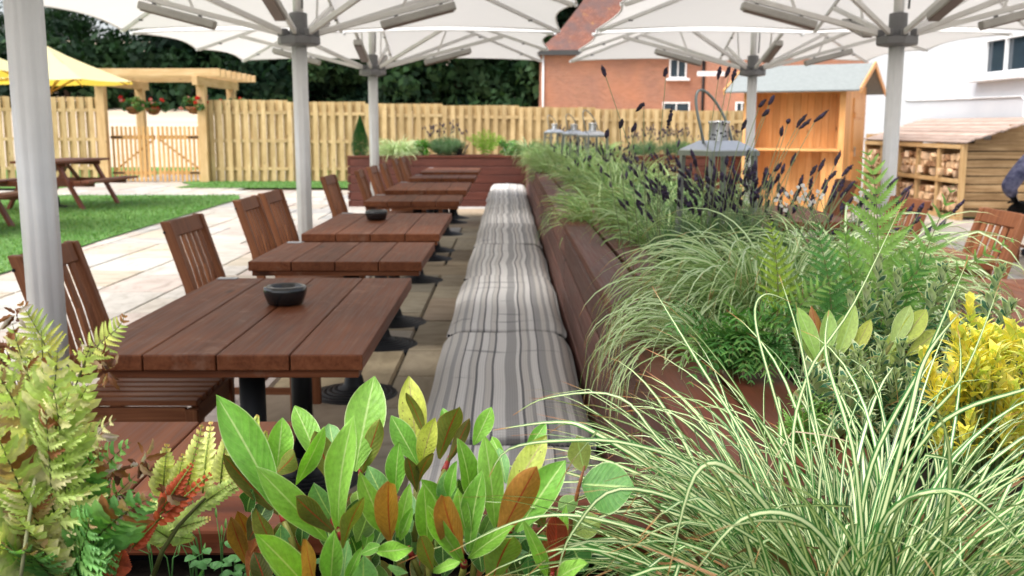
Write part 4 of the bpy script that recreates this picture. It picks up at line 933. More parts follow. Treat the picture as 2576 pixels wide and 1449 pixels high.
def grassclump(name, label, cat, base, n, L, w, spread, el=(35, 88), droop=(1.0, 2.4), azc=None, cols=None, dead=.05, margin=(.0, .06), seed=1, nseg=11, group=None, cream=True):
    rng.seed(seed); root = thing(name, label, cat, base, 0, group); mb = MB(); dd = MB(); nd = 0
    cols = cols or [(.07, .19, .05), (.10, .25, .06), (.055, .15, .05), (.13, .28, .08)]
    for i in range(n):
        az = rng.uniform(0, 6.283) if azc is None else azc+rng.gauss(0, 1.1)
        e = R(rng.uniform(*el)) if rng.random() < .85 else R(rng.uniform(15, 60)); r = spread*math.sqrt(rng.random()); b = (r*math.cos(az+rng.gauss(0, .5)), r*math.sin(az+rng.gauss(0, .5)), rng.uniform(-.02, 0))
        ll = rng.uniform(*L); c = rng.choice(cols); s = rng.uniform(.75, 1.25); m = rng.uniform(*margin)
        if rng.random() < dead:
            c = rng.choice([(.42, .22, .10), (.30, .15, .07), (.50, .38, .24), (.20, .09, .04)])
            blade(dd, b, az, e*.8, ll*.9, w*.8, rng.uniform(*droop)*1.4, (*[x*s for x in c], 1), .5, nseg, rng.uniform(-4, 4), rng.uniform(.3, .8) if rng.random() < .4 else None); nd += 1
        else: blade(mb, b, az, e, ll, w*rng.uniform(.5, 1.25), rng.uniform(*droop), (*[x*s for x in c], 1), m, nseg, rng.uniform(-1.2, 1.2), rng.uniform(.35, .8) if rng.random() < .10 else None)
    mb.build('blades', M['blade'], root, True)
    if nd: dd.build('dead_blades', M['leaf'], root, True)
    return root
def leafpatch(mb, base, tip, width, up, bend=.12, fold=.25, col=(.2, .45, .08, 0), nl=12, nw=6, shape=1.0, wav=.02):
    """one broad leaf from base to tip with a fold along the midrib, arched along its length"""
    base = Vector(base); tip = Vector(tip); d = tip-base; L = d.length; d.normalize(); up = Vector(up); up = (up-d*up.dot(d)).normalized(); s = d.cross(up)
    V = []; G = []; off = rng.uniform(0, 9); F = []; ph = rng.uniform(0, 6)
    for i in range(nl+1):
        f = i/nl; q = max(0, f)**(1.22*shape); hw = width/2*(math.sin(math.pi*min(1, q))**.80 if 0 < f < 1 else 0)+.0004+(width*.035*(1-f) if f < .2 else 0)
        if f > .9: hw = width/2*(math.sin(math.pi*.9**(1.22*shape))**.80)*(1-f)/.1*1.0+.0003 if shape != 2 else hw
        c = base+d*L*f+up*(bend*L*math.sin(math.pi*f*.85))
        for j in range(nw+1):
            uu = j/nw; a = (uu-.5)*2; V.append((c+s*a*hw*(1-.08*abs(a))+up*(fold*hw*abs(a)**1.3+wav*L*math.sin(f*9+ph+(2 if a > 0 else 0))*abs(a)**2*.5))[:]); G.append((uu, f+off, off))
    for i in range(nl):
        for j in range(nw): b = i*(nw+1)+j; F.append((b, b+1, b+nw+2, b+nw+1))
    mb.add(V, F, col, G)
# --- the broad-leaved shrub in the foreground, leaf by leaf:  tip, base (reading grid of the close-up), width, kind, distance of tip / base
def Z(zx, zy, y): return PY(628.9+zx*.3473, 945.9+zy*.3473, y)
GR, BR, OL, YE, PA, RD = 'g', 'b', 'o', 'y', 'p', 'r'
LEAVES = [(-256, 135, 219, 985, 250, GR, 1.00, 1.0), (-181, 570, 219, 1010, 120, OL, .97, 1.0), (40, 655, 560, 1190, 195, GR, .90, .96), (235, 300, 190, 720, 165, GR, 1.03, 1.02), (315, 562, 170, 720, 130, OL, .97, 1.0), (540, 365, 335, 790, 115, GR, .99, 1.02),
 (320, 222, 500, 640, 165, GR, 1.07, 1.04), (470, 400, 600, 790, 150, OL, 1.03, 1.04), (575, 350, 620, 600, 110, PA, 1.08, 1.04), (772, 270, 640, 1100, 205, GR, .93, .97), (905, 0, 760, 690, 260, GR, 1.06, 1.03), (938, 312, 800, 720, 120, OL, 1.02, 1.04), (460, 775, 600, 1040, 165, PA, .98, 1.0),
 (350, 885, 625, 1140, 140, OL, .90, .95), (830, 900, 670, 1250, 125, OL, .89, .94), (35, 1140, 470, 1600, 215, GR, .84, .92), (415, 1185, 500, 1600, 205, BR, .82, .90), (617, 1110, 580, 1560, 150, GR, .86, .90), (822, 1225, 690, 1520, 70, GR, .86, .9), (815, 1288, 800, 1620, 185, PA, .87, .9), (132, 1350, 330, 1560, 90, GR, .9, .93),
 (795, 675, 1010, 1180, 155, GR, .93, .97), (1012, 772, 1022, 1215, 188, BR, .89, .95), (1162, 760, 1065, 1170, 95, GR, .95, .97), (850, 648, 1000, 960, 150, PA, 1.0, 1.0), (1085, 470, 1052, 860, 140, GR, 1.0, 1.02), (1190, 1238, 925, 1270, 130, GR, .86, .92),
 (1150, 0, 1215, 600, 180, YE, 1.09, 1.06), (1125, 130, 1270, 440, 75, OL, 1.05, 1.06), (1020, 285, 1215, 640, 150, GR, 1.04, 1.04), (1342, 295, 1240, 650, 135, YE, 1.01, 1.03), (1520, 232, 1370, 600, 160, OL, 1.03, 1.05), (1590, 310, 1440, 620, 80, OL, 1.04, 1.05), (1395, 235, 1430, 480, 100, GR, 1.1, 1.08),
 (1140, 590, 1205, 840, 92, OL, .97, 1.0), (1335, 580, 1215, 800, 110, OL, .96, 1.0), (1748, 225, 1620, 500, 120, GR, 1.07, 1.06), (1495, 445, 1600, 930, 150, GR, .99, 1.01), (1690, 420, 1775, 1100, 170, GR, .99, 1.0), (1505, 610, 1440, 900, 92, GR, .96, .98), (1420, 680, 1440, 960, 135, PA, .98, 1.0),
 (1225, 745, 1400, 1000, 135, GR, .97, 1.0), (1255, 770, 1285, 1250, 155, GR, .93, .97), (1180, 950, 1090, 1190, 75, GR, .95, .97), (1280, 935, 1548, 1345, 135, GR, .87, .92), (1412, 880, 1555, 1345, 200, BR, .85, .92), (1515, 798, 1590, 1200, 120, GR, .92, .95), (1700, 670, 1590, 1270, 165, GR, .91, .95),
 (1940, 1075, 1580, 1320, 115, GR, .86, .92), (1240, 1165, 1335, 1420, 120, OL, .86, .9), (1525, 1350, 1325, 1420, 80, GR, .85, .9), (1010, 1375, 1140, 1420, 70, PA, .86, .9), (2150, 430, 1850, 930, 180, YE, 1.01, .99), (2140, 345, 1990, 560, 90, GR, 1.05, 1.03), (2290, 610, 1930, 1130, 230, GR, .97, .97),
 (2080, 662, 1795, 1190, 205, BR, .92, .95), (1900, 1190, 1740, 1520, 235, 'u', .90, .95), (1800, 520, 1855, 780, 90, PA, 1.04, 1.02), (1960, 1020, 2160, 1470, 90, GR, .88, .93), (2200, 1020, 2190, 1440, 160, RD, .90, .93), (1755, 440, 1870, 660, 90, GR, 1.06, 1.03), (2290, 930, 2200, 1440, 80, GR, .95, .96),
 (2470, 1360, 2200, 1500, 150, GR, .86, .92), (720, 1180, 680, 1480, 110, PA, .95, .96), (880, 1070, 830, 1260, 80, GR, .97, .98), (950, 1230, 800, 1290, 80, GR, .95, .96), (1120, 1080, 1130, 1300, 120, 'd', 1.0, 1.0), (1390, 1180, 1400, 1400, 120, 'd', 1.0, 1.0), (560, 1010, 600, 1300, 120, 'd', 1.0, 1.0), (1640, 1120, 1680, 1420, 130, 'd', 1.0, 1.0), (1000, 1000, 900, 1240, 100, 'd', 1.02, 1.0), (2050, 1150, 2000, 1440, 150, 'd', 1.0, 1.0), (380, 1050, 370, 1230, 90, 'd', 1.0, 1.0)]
KC = {'g': [(.22, .47, .06), (.27, .53, .085), (.18, .42, .06)], 'p': [(.24, .47, .17), (.20, .42, .14)], 'b': [(.34, .14, .035), (.38, .17, .04)], 'o': [(.15, .17, .035), (.12, .12, .03), (.20, .24, .05)], 'y': [(.52, .56, .10), (.45, .52, .09)], 'r': [(.20, .03, .015)], 'u': [(.20, .32, .06)], 'd': [(.05, .14, .035), (.07, .17, .04)]}  # 'd' is darkened green, painting the shade inside the shrub
KA = {'g': 0, 'p': 0, 'b': 1, 'o': 1, 'y': .5, 'r': 1, 'u': 1, 'd': 0}
rng.seed(5); CAMV0 = Vector((.1, -1, .35))
root = thing('broadleaf_shrub', 'bright green shrub with long oval leaves, some brown backed, centre foreground', 'shrub', (-.07, .98, .77)); rel = -root.location
mb = MB()
for (tx, ty, bx_, by_, w, k, yt, yb) in LEAVES:
    T = Z(tx, ty, yt); B = Z(bx_, by_, yb); sc = w*.3473/FPX*(yt+yb)/2*1.03; tocam = (Vector((0, 0, CAMH))-T).normalized(); a = Vector((rng.uniform(-.5, .5), 0, rng.uniform(-.1, .5)))
    bd = rng.uniform(-.10, -.02) if k in 'bour' else rng.uniform(.02, .09); fo = -rng.uniform(.15, .35) if k in 'bour' else rng.uniform(.10, .4)
    c = rng.choice(KC[k]); s = rng.uniform(.85, 1.15)
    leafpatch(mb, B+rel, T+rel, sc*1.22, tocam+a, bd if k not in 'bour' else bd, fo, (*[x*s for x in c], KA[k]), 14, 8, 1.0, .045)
for q in range(85):  # filler leaves farther in, colours dimmed to stand for inner shade
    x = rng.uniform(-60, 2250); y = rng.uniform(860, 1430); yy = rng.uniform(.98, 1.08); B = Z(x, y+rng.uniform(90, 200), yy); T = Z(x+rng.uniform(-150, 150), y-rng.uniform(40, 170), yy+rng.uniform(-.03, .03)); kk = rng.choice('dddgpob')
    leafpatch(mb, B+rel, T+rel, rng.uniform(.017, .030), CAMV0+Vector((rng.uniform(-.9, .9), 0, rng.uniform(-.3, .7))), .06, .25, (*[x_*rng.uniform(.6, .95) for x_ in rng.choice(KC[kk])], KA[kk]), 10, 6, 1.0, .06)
mb.build('leaves', M['broad'], root, True)
mb = MB()
STEMS = [((219, 985, 1.0), (300, 1180, .98), (370, 1400, 1.0)), ((600, 1000, 1.0), (620, 1250, .98), (560, 1560, .97)), ((800, 700, 1.04), (820, 1100, 1.02), (850, 1260, 1.0), (880, 1560, 1.0)), ((1215, 620, 1.05), (1205, 860, 1.03), (1190, 1200, 1.0)), ((1440, 600, 1.06), (1350, 850, 1.0), (1300, 1300, .97)), ((1022, 1215, .95), (1080, 1330, .96), (1160, 1560, .97)), ((1150, 1250, .98), (1230, 1440, .98)), ((1555, 1345, .92), (1540, 1430, .93), (1510, 1560, .95)), ((2190, 1440, .93), (2170, 1600, .95)), ((1900, 1100, .97), (1800, 1250, .97), (1790, 1560, .98)), ((1285, 1250, .97), (1300, 1560, .97)), ((640, 1100, .97), (720, 1330, .96), (760, 1560, .96)), ((1600, 900, 1.0), (1640, 1250, 1.0), (1600, 1560, 1.0))]
for S_ in STEMS:
    pts = [Z(*p)+rel for p in S_]; pts = [pts[0].lerp(pts[1], .02)]+pts[1:] if len(pts) > 1 else pts
    mb.tube(pts, [.0028]+[.0036]*(len(pts)-1), 8, (.17, .17, .035, 1)); q = pts[0].lerp(pts[1], .35); mb.tube([pts[0]+(pts[0]-q)*.3, q], [.002, .0040], 8, (.22, .02, .015, 1))
mb.build('stems', M['stem'], root, True)
# --- ferns
def leaflet(mb, b, d, n_, L, w, col, lob=0):
    s = d.cross(n_).normalized(); V = [b[:]]; ks = 6; F = []
    for i in range(1, ks):
        f = i/ks; hw = w*(math.sin(math.pi*f**.75)**.7)/2*(1+(.22 if i % 2 else -.18)*lob); c = b+d*L*f+n_*(.12*L*math.sin(math.pi*f)); V += [(c-s*hw+n_*hw*.25)[:], c[:], (c+s*hw+n_*hw*.25)[:]]
    V.append((b+d*L)[:]); e = len(V)-1; F += [(0, 2, 1), (0, 3, 2)]
    for i in range(ks-2): a = 1+3*i; F += [(a, a+1, a+4, a+3), (a+1, a+2, a+5, a+4)]
    a = e-3; F += [(a, a+1, e), (a+1, a+2, e)]; mb.add(V, F, col)
def pinnaleaf(mb, b, d, n_, L, w, col, teeth=9):
    s = d.cross(n_).normalized(); V = []; F = []; m = teeth*2
    for i in range(m+1):
        f = i/m; hw = w/2*(1-f)**.75*min(1, .7+f*4)*(1.0 if i % 2 else .34)+.0004; c = b+d*L*f+n_*(.10*L*math.sin(math.pi*f)-.10*L*f*f); o = d*(w*.28 if i % 2 else 0)
        V += [(c-s*hw+o+n_*hw*.2)[:], c[:], (c+s*hw+o+n_*hw*.2)[:]]
    for i in range(m): a = 3*i; F += [(a, a+1, a+4, a+3), (a+1, a+2, a+5, a+4)]
    mb.add(V, F, col)
def frond(mb, sb, pts, up, Lp, npairs, w0, colf, bi=0, tipcol=None, stalk=.12, curl=0.0, wf=.30, ang=62, arch=.1):
    """fern frond along a curve; bi > 0 makes pinnae of small round leaflets"""
    pts = [Vector(p) for p in pts]; n = 40; path = []
    def bez(f):
        q = pts[:]
        while len(q) > 1: q = [q[i].lerp(q[i+1], f) for i in range(len(q)-1)]
        return q[0]
    path = [bez(i/n) for i in range(n+1)]; sb.tube(path[::4], [w0*(1-.85*i/10) for i in range(11)], 6, (.16, .17, .05, 1) if tipcol is None else (.10, .12, .04, 1))
    for i in range(npairs):
        f = stalk+(1-stalk)*(i+.3)/npairs; p = bez(f); d = (bez(min(1, f+.02))-bez(max(0, f-.02))).normalized(); u_ = (up-d*up.dot(d)).normalized(); s = d.cross(u_)
        q = (f-stalk)/(1-stalk); ll = Lp*(min(1, .45+q*2.2))*(1-q)**.75+Lp*.03
        for sg in (-1, 1):
            a = R(ang-18*q+rng.uniform(-6, 6)); dd = (d*math.cos(a)+s*sg*math.sin(a)+u_*rng.uniform(-.1, .15)).normalized(); nn = (u_-dd*u_.dot(dd)).normalized(); l_ = ll*rng.uniform(.88, 1.1); c = np.array(colf(q))*rng.uniform(.8, 1.2)
            if bi == 0: leaflet(mb, p, dd, nn, l_, min(l_*wf*.9, Lp*wf*.8)+.002, (*np.clip(c, 0, 1), 1), 1.0)
            elif bi < 0: pinnaleaf(mb, p, dd, nn, l_, min(l_*wf, Lp*wf*.9)+.002, (*np.clip(c, 0, 1), 1), -bi)
            else:
                m = max(3, int(bi*(l_/Lp)**.7)); ss = dd.cross(nn); sb.tube([p, p+dd*l_*.5+nn*l_*arch*.6, p+dd*l_*.96], [.0009, .0007, .0003], 4, (.10, .16, .03, 1))
                for j in range(m):
                    g_ = (j+.4)/m; pp = p+dd*l_*g_+nn*l_*arch*math.sin(math.pi*g_); wl_ = l_*.24*(1-g_)**.6*(.7+.3*min(1, g_*6))+.0012
                    cc = c if tipcol is None else c*(1-max(0, g_-.6)*1.6)+np.array(tipcol)*max(0, g_-.6)*1.6
                    for s2 in (-1, 1): a2 = R(58-15*g_); d2 = (dd*math.cos(a2)+ss*s2*math.sin(a2)+nn*rng.uniform(-.05, .12)).normalized(); leaflet(mb, pp, d2, (nn-d2*nn.dot(d2)).normalized(), wl_, wl_*.62, (*np.clip(cc*rng.uniform(.85, 1.15), 0, 1), 1), .25)
def fernthing(name, label, cat, base, fr, group=None):
    root = thing(name, label, cat, base, 0, group); rel = -Vector(base)
    for f in fr:
        mb = MB(); sb = MB(); pts = [Vector(p)+rel for p in f['pts']]; kw = {k: v for k, v in f.items() if k != 'pts'}
        frond(mb, sb, pts, **kw); fo = mb.build('frond', M['fern'], root, False); sb.build('stalk', M['stem'], fo, True)
    return root
UP = Vector((0, -.75, .65))
YG = lambda q: (.42+.1*q, .46-.03*q, .10); GG = lambda q: (.10, .27, .06); MG = lambda q: (.20, .38, .09); LG = lambda q: (.28, .46, .11)
# small bright fern at the bottom left (pinnae stand up out of the arching frond)
rng.seed(21)
def D(x, y, yy): return PY(x, y, yy)
def E(zx, zy, y): return PY(zx*.3473, 945.9+zy*.3473, y)
root = thing('young_fern', 'yellow green young fern with orange tipped leaflets, left of the broad leaved shrub', 'fern', E(1170, 1500, 1.0)); rel = -root.location
def pinna(mb, sb, b, tip, n, w, cA, cB, nrm):
    b = Vector(b); tip = Vector(tip); d = (tip-b); L = d.length; d.normalize(); nn = (nrm-d*nrm.dot(d)).normalized(); s = d.cross(nn); sb.tube([b, b.lerp(tip, .5)+nn*.003, tip], [.0011, .0008, .0004], 5, (.22, .30, .06, 1))
    for j in range(n):
        g_ = (j+.5)/n; pp = b+d*L*g_; wl_ = w*(1-g_)**.7*min(1, .55+g_*3)+.0015; c = np.array(cA)*(1-max(0, (g_-.78)/.22))+np.array(cB)*max(0, (g_-.78)/.22)
        for s2 in (-1, 1): a2 = R(66-22*g_); d2 = (d*math.cos(a2)+s*s2*math.sin(a2)+nn*rng.uniform(-.1, .1)).normalized(); leaflet(mb, pp, d2, (nn-d2*nn.dot(d2)).normalized(), wl_, wl_*.60+.001, (*np.clip(c*rng.uniform(.8, 1.15), 0, 1), 1), .3)
mb = MB(); sb = MB(); CAMV = Vector((.1, -1, .35))
for (bx_, by_, tx, ty, w) in [(1180, 870, 1210, 490, .021), (1350, 850, 1465, 350, .021), (1470, 850, 1530, 325, .021), (1600, 780, 1650, 400, .018), (1260, 900, 1330, 560, .016), (1690, 720, 1690, 430, .014), (1890, 520, 1930, 400, .008), (1840, 400, 1868, 285, .007), (1420, 960, 1780, 780, .012), (1300, 1060, 1560, 860, .012), (1240, 1120, 1530, 1030, .013), (1220, 1170, 1050, 1060, .014), (1220, 1170, 1035, 1160, .014), (1230, 1150, 1400, 1180, .014), (1280, 1090, 1090, 900, .017), (1500, 900, 1740, 730, .012)]:
    y = rng.uniform(1.0, 1.06); pinna(mb, sb, E(bx_, by_, 1.02)+rel, E(tx, ty, y)+rel, 11, w*.92, (.74, .76, .28) if ty < 700 else (.58, .70, .24), (.70, .36, .12), CAMV+Vector((rng.uniform(-.4, .4), 0, rng.uniform(-.2, .3))))
fo = mb.build('frond', M['fern'], root)
sb.tube([E(1110, 1449, 1.0)+rel, E(1180, 1260, 1.0)+rel, E(1290, 1090, 1.01)+rel, E(1450, 920, 1.02)+rel, E(1640, 770, 1.04)+rel], [.0028, .0026, .0022, .0016, .0008], 8, (.10, .11, .03, 1)); sb.tube([E(1060, 1560, 1.0)+rel, E(1110, 1440, 1.0)+rel], [.003, .0028], 8, (.12, .16, .04, 1)); sb.build('stalk', M['stem'], root, True)
mb = MB(); sb = MB()
for (bx_, by_, tx, ty, w) in [(1130, 1060, 1535, 700, .014), (1180, 960, 1395, 632, .013), (1160, 1000, 1300, 890, .009), (960, 1240, 1150, 1040, .011), (830, 1449, 890, 1270, .018), (780, 1449, 700, 1300, .016), (330, 1400, 200, 1240, .016)]:
    pinna(mb, sb, E(bx_, by_, 1.0)+rel, E(tx, ty, 1.01)+rel, 11, w, (.55, .10, .04), (.5, .07, .03), CAMV)
fo = mb.build('frond', M['fern'], root); fo['label'] = 'withered orange red frond'; sb.build('stalk', M['stem'], fo, True)
# big weathered fern at the left edge
rng.seed(33)
root = thing('weathered_fern', 'large fern with bleached yellow and browned curling fronds at the left edge', 'fern', E(330, 1600, .96)); rel = -root.location
PAL = [(.60, .70, .24), (.66, .64, .30), (.46, .58, .17), (.70, .64, .34)]; PGR = [(.18, .40, .11), (.24, .46, .13), (.14, .33, .10)]
FR = [ # path (reading grid), pinna length, tone
 ([(420, 1400), (420, 1100), (330, 700), (150, 420)], .045, 0), ([(380, 1449), (200, 1150), (90, 900), (10, 640)], .055, 0), ([(480, 1400), (500, 900), (460, 450), (380, 60)], .045, 0), ([(420, 1449), (600, 900), (700, 650), (950, 480)], .040, 1),
 ([(300, 1500), (100, 1200), (0, 1000), (-150, 850)], .055, 0), ([(500, 1449), (700, 1100), (900, 980), (1130, 860)], .038, 1), ([(460, 1449), (620, 1250), (760, 1200), (900, 1120)], .045, 1), ([(350, 1449), (300, 1000), (200, 500), (60, 200)], .045, 0), ([(460, 1449), (560, 1350), (640, 1200), (650, 1000)], .05, 1),
 ([(420, 1449), (350, 1250), (280, 1150), (250, 900)], .05, 1), ([(540, 1460), (480, 900), (520, 500), (840, 310)], .035, 0), ([(400, 1449), (150, 1300), (30, 1250), (-80, 1230)], .05, 0), ([(430, 1500), (560, 1150), (700, 1000), (980, 720)], .042, 1), ([(430, 1500), (520, 1000), (560, 700), (740, 560)], .042, 1), ([(430, 1500), (300, 1380), (260, 1300), (150, 1250)], .045, 1)]
FR += [([(330, 900), (330+rng.uniform(-80, 80), 500), (x1*.6+140, y1*.5+260), (x1, y1)], rng.uniform(.032, .042), 0) for (x1, y1) in [(20, -260), (180, -120), (420, -200), (560, -60), (640, 60), (-40, -60), (300, -330), (90, -380), (500, 120), (-60, 120), (660, -240)]]
TOPF = [([(300, -60), (330, -290), (240, -470), (150, -590)], .042)]
FR += [([(x0, 1500), (x0+rng.uniform(-60, 60), y1*.5+750), (x1*.6+x0*.4, y1*.7+450), (x1, y1)], rng.uniform(.036, .05), tn) for (x0, x1, y1, tn) in [(400, 330, 250, 0), (420, 560, 120, 0), (350, 60, 60, 0), (300, -40, 380, 0), (420, 260, 500, 0), (450, 420, 620, 0), (380, 120, 760, 0), (480, 700, 800, 1), (500, 860, 1250, 1), (400, 100, 1000, 0), (440, 560, 760, 1), (360, 330, 900, 1), (520, 780, 1380, 1), (300, -60, 1100, 0), (330, 180, 130, 0)]]
for i, (P_, l_, tn) in enumerate(FR):
    l_ *= 1.35; mb = MB(); sb = MB(); yy = .98+(.05 if i % 3 == 0 else -.04*(i % 3)); pts = [E(x, y, yy-.02*k)+rel for k, (x, y) in enumerate(P_)]
    pal = PAL if tn == 0 else PGR; frond(mb, sb, pts, CAMV+Vector((rng.uniform(-.6, .6), 0, rng.uniform(-.3, .6))), l_*1.0, 14, .0020, lambda q: rng.choice(pal if rng.random() > .05*(1+q) else [(.25, .10, .04), (.45, .30, .15)]), 0 if i % 2 else -6, (.40, .22, .10) if tn == 0 else (.12, .3, .08), .1, wf=.40)
    fo = mb.build('frond', M['fern'], root); sb.build('stalk', M['stem'], fo, True)
def H4(zx, zy, y): return PY(zx*.3473, (700+zy/1.811)/1.59, y)
# two upright frond tips against the pole and the table
for P_, l_ in (([(430, 1449), (320, 1230), (250, 1050), (140, 920)], .033), ([(560, 1500), (640, 1230), (760, 1180), (890, 1130), (905, 1000)], .026), ([(300, 1500), (200, 1280), (130, 1220), (55, 1130)], .022)):
    mb = MB(); sb = MB(); pts = [H4(x, y, 1.0)+rel for (x, y) in P_]; frond(mb, sb, pts, CAMV, l_, 12, .0016, lambda q: (.40+.15*rng.random(), .52, .13) if q < .85 else (.30, .14, .05), -8, None, .05, ang=68)
    fo = mb.build('frond', M['fern'], root); sb.build('stalk', M['stem'], fo, True)
mb = MB()                                 # shrivelled brown bits
for (x, y) in [(700, 420), (640, 520), (720, 700), (820, 690), (850, 860), (930, 950), (1200, 860), (1050, 600), (600, 330), (110, 440), (30, 490), (620, 900), (700, 560), (420, 740), (230, 330), (1010, 640), (940, 1050), (560, 180), (780, -30), (730, -110), (600, -190), (120, -450), (60, -220), (40, -60), (10, -160), (930, 1150), (350, 1020), (500, 1100)]:
    c0 = E(x, y, rng.uniform(.92, 1.0))+rel
    for q in range(9):
        d = Vector((rng.gauss(0, 1), rng.gauss(0, 1), rng.gauss(0, 1)-.6)).normalized(); nn = vperp(d); leaflet(mb, c0+d*rng.uniform(0, .006), d, nn, rng.uniform(.008, .022), rng.uniform(.003, .008), (*rng.choice([(.16, .06, .03), (.09, .035, .02), (.40, .26, .16), (.25, .10, .04), (.55, .45, .4)]), 1), 1)
mb.build('withered_bits', M['fern'], root)['kind'] = 'stuff'
mb = MB(); mb.tube([E(560, 1600, .92)+rel, E(530, 1250, .91)+rel, E(480, 950, .92)+rel, E(485, 720, .95)+rel], [.0045, .004, .0038, .003], 8, (.16, .11, .05, 1)); mb.tube([E(130, 1600, .86)+rel, E(180, 1250, .85)+rel, E(250, 760, .86)+rel, E(262, 620, .9)+rel], [.0018, .0018, .0015, .0008], 6, (.36, .36, .20, 1)); mb.tube([E(430, 690, .93)+rel, E(560, 720, .92)+rel, E(640, 780, .92)+rel, E(610, 900, .92)+rel], [.0018, .0015, .0012, .0008], 6, (.30, .20, .12, 1)); mb.build('stem', M['stem'], root, True)
# tiny seedlings along the inner wall
rng.seed(8)
for i, (x, h_) in enumerate([(1390, .05), (1430, .075), (1480, .10), (1610, .085), (1690, .07), (1240, .05), (1110, .06)]):
    b = E(x, 1460, 1.12); root = thing('seedling', f'thin green seedling in the dark soil, {words[i]} made out beside the young fern stalk', 'seedling', b, 0, 'seedlings in the near planter'); mb = MB()
    for q in range(3): a = rng.uniform(-.9, .9); tp = Vector((.4*h_*a, -.01, h_*rng.uniform(.6, 1.1))); mb.tube([(0, 0, -.01), (.1*h_*a, 0, h_*.5), tp], [.0009, .0008, .0005], 5, (.10, .25, .07, 1)); leaflet(mb, tp, Vector((a*.3, 0, 1)).normalized(), CAMV.normalized(), .014, .003, (.18, .36, .1, 1))
    mb.build('stalk', M['stem'], root, True)
rng.seed(9)
root = thing('clover_patch', 'low round leaved weeds on the soil left of the broad leaved shrub', 'weeds', E(1800, 1440, 1.08)); mb = MB()
for i in range(70):
    p = Vector((rng.gauss(-.01, .05), rng.gauss(0, .03), rng.uniform(-.01, .022))); d = Vector((rng.gauss(0, 1), rng.gauss(0, 1), .2)).normalized(); leaflet(mb, p, d, Vector((0, -.3, 1)).normalized(), .014, .011, (.10, .27, .08, 1), .2)
mb.build('leaves', M['fern'], root)
# weed with toothed leaves beside the shrub
root = thing('toothed_weed', 'leafy weed with one broad toothed leaf and a red stem between shrub and striped grass', 'weed', PY(1425, 1500, 1.0)); rel = -root.location; mb = MB()
def q3(zx, zy, y): return PY((2200+zx/1.811)/1.59, (1504+zy/1.811)/1.59, y)
for (b, tp, w, c) in [((230, 780), (610, 800), .062, (.12, .30, .07)), ((250, 690), (200, 440), .028, (.34, .38, .12)), ((200, 880), (60, 960), .02, (.2, .35, .1)), ((130, 1150), (20, 1250), .03, (.12, .3, .08)), ((150, 1200), (250, 1420), .04, (.10, .28, .08)), ((150, 1100), (370, 1050), .03, (.30, .38, .10))]:
    leafpatch(mb, q3(*b, 1.0)+rel, q3(*tp, .99)+rel, w, CAMV+Vector((0, 0, .4)), -.06, -.2, (*c, 0), 22, 6, .8, .05)
mb.build('leaves', M['broad'], root, True); mb = MB(); mb.tube([q3(*p, 1.0)+rel for p in ((120, 1500), (150, 1050), (210, 800), (250, 650))], [.0028, .0025, .002, .0012], 7, (.22, .08, .03, 1)); mb.build('stem', M['stem'], root, True)
# --- variegated grasses
G1 = Vector((.375, .98, .755))
g1 = grassclump('variegated_grass', 'big clump of cream striped green grass filling the right foreground', 'ornamental grass', G1, 1700, (.24, .47), .0050, .12, (26, 86), (.9, 2.5), None, [(.035, .14, .025), (.05, .18, .03), (.03, .11, .025), (.08, .22, .05)], .18, (.0, .13), 3, 13)
def longblade(root, pts, w, col=(.08, .2, .05, 1), m=.02, cnt=16):
    rel = -root.location; mb = MB(); P_ = [PY(*p)+rel for p in pts]; V = []; G = []
    def bez(f):
        n = len(P_)-1; x = f*n; i = min(int(x), n-1); t_ = x-i; p0, p1, p2, p3 = P_[max(i-1, 0)], P_[i], P_[i+1], P_[min(i+2, n)]
        return .5*((2*p1)+(p2-p0)*t_+(2*p0-5*p1+4*p2-p3)*t_*t_+(3*p1-p0-3*p2+p3)*t_**3)
    for i in range(cnt+1):
        f = i/cnt; p = bez(f); d = (bez(min(1, f+.02))-bez(max(0, f-.02))).normalized(); s = d.cross(CAMV.normalized()).normalized(); ww = w*(1-max(0, (f-.4)/.6)**1.8)/2+.00015; n_ = s.cross(d)
        for uu in (0, .5, 1): V.append((p+s*(uu-.5)*2*ww-n_*(.3*ww if uu != .5 else 0))[:]); G.append((uu, f, m))
    F = [(i*3+k, i*3+k+1, i*3+k+4, i*3+k+3) for i in range(cnt) for k in range(2)]; mb.add(V, F, col, G); return mb
mbs = MB(); rng.seed(77)
for i in range(170): az = rng.uniform(0, 6.28); r_ = .13*math.sqrt(rng.random()); blade(mbs, (r_*math.cos(az), r_*math.sin(az), 0), az+rng.uniform(-1, 1), R(rng.uniform(10, 75)), rng.uniform(.12, .34), rng.uniform(.004, .009), rng.uniform(.5, 4), (*rng.choice([(.34, .18, .08), (.22, .11, .05), (.50, .38, .26), (.13, .06, .03)]), 1), .5, 9, rng.uniform(-5, 5), rng.uniform(.3, .8))
mbs.build('dead_thatch', M['leaf'], g1, True)
mbs = MB()
def merge(a, b):
    n = a.n; a.v += b.v; a.c += b.c; a.g += b.g; a.f += [tuple(i+n for i in q) for q in b.f]; a.n += b.n
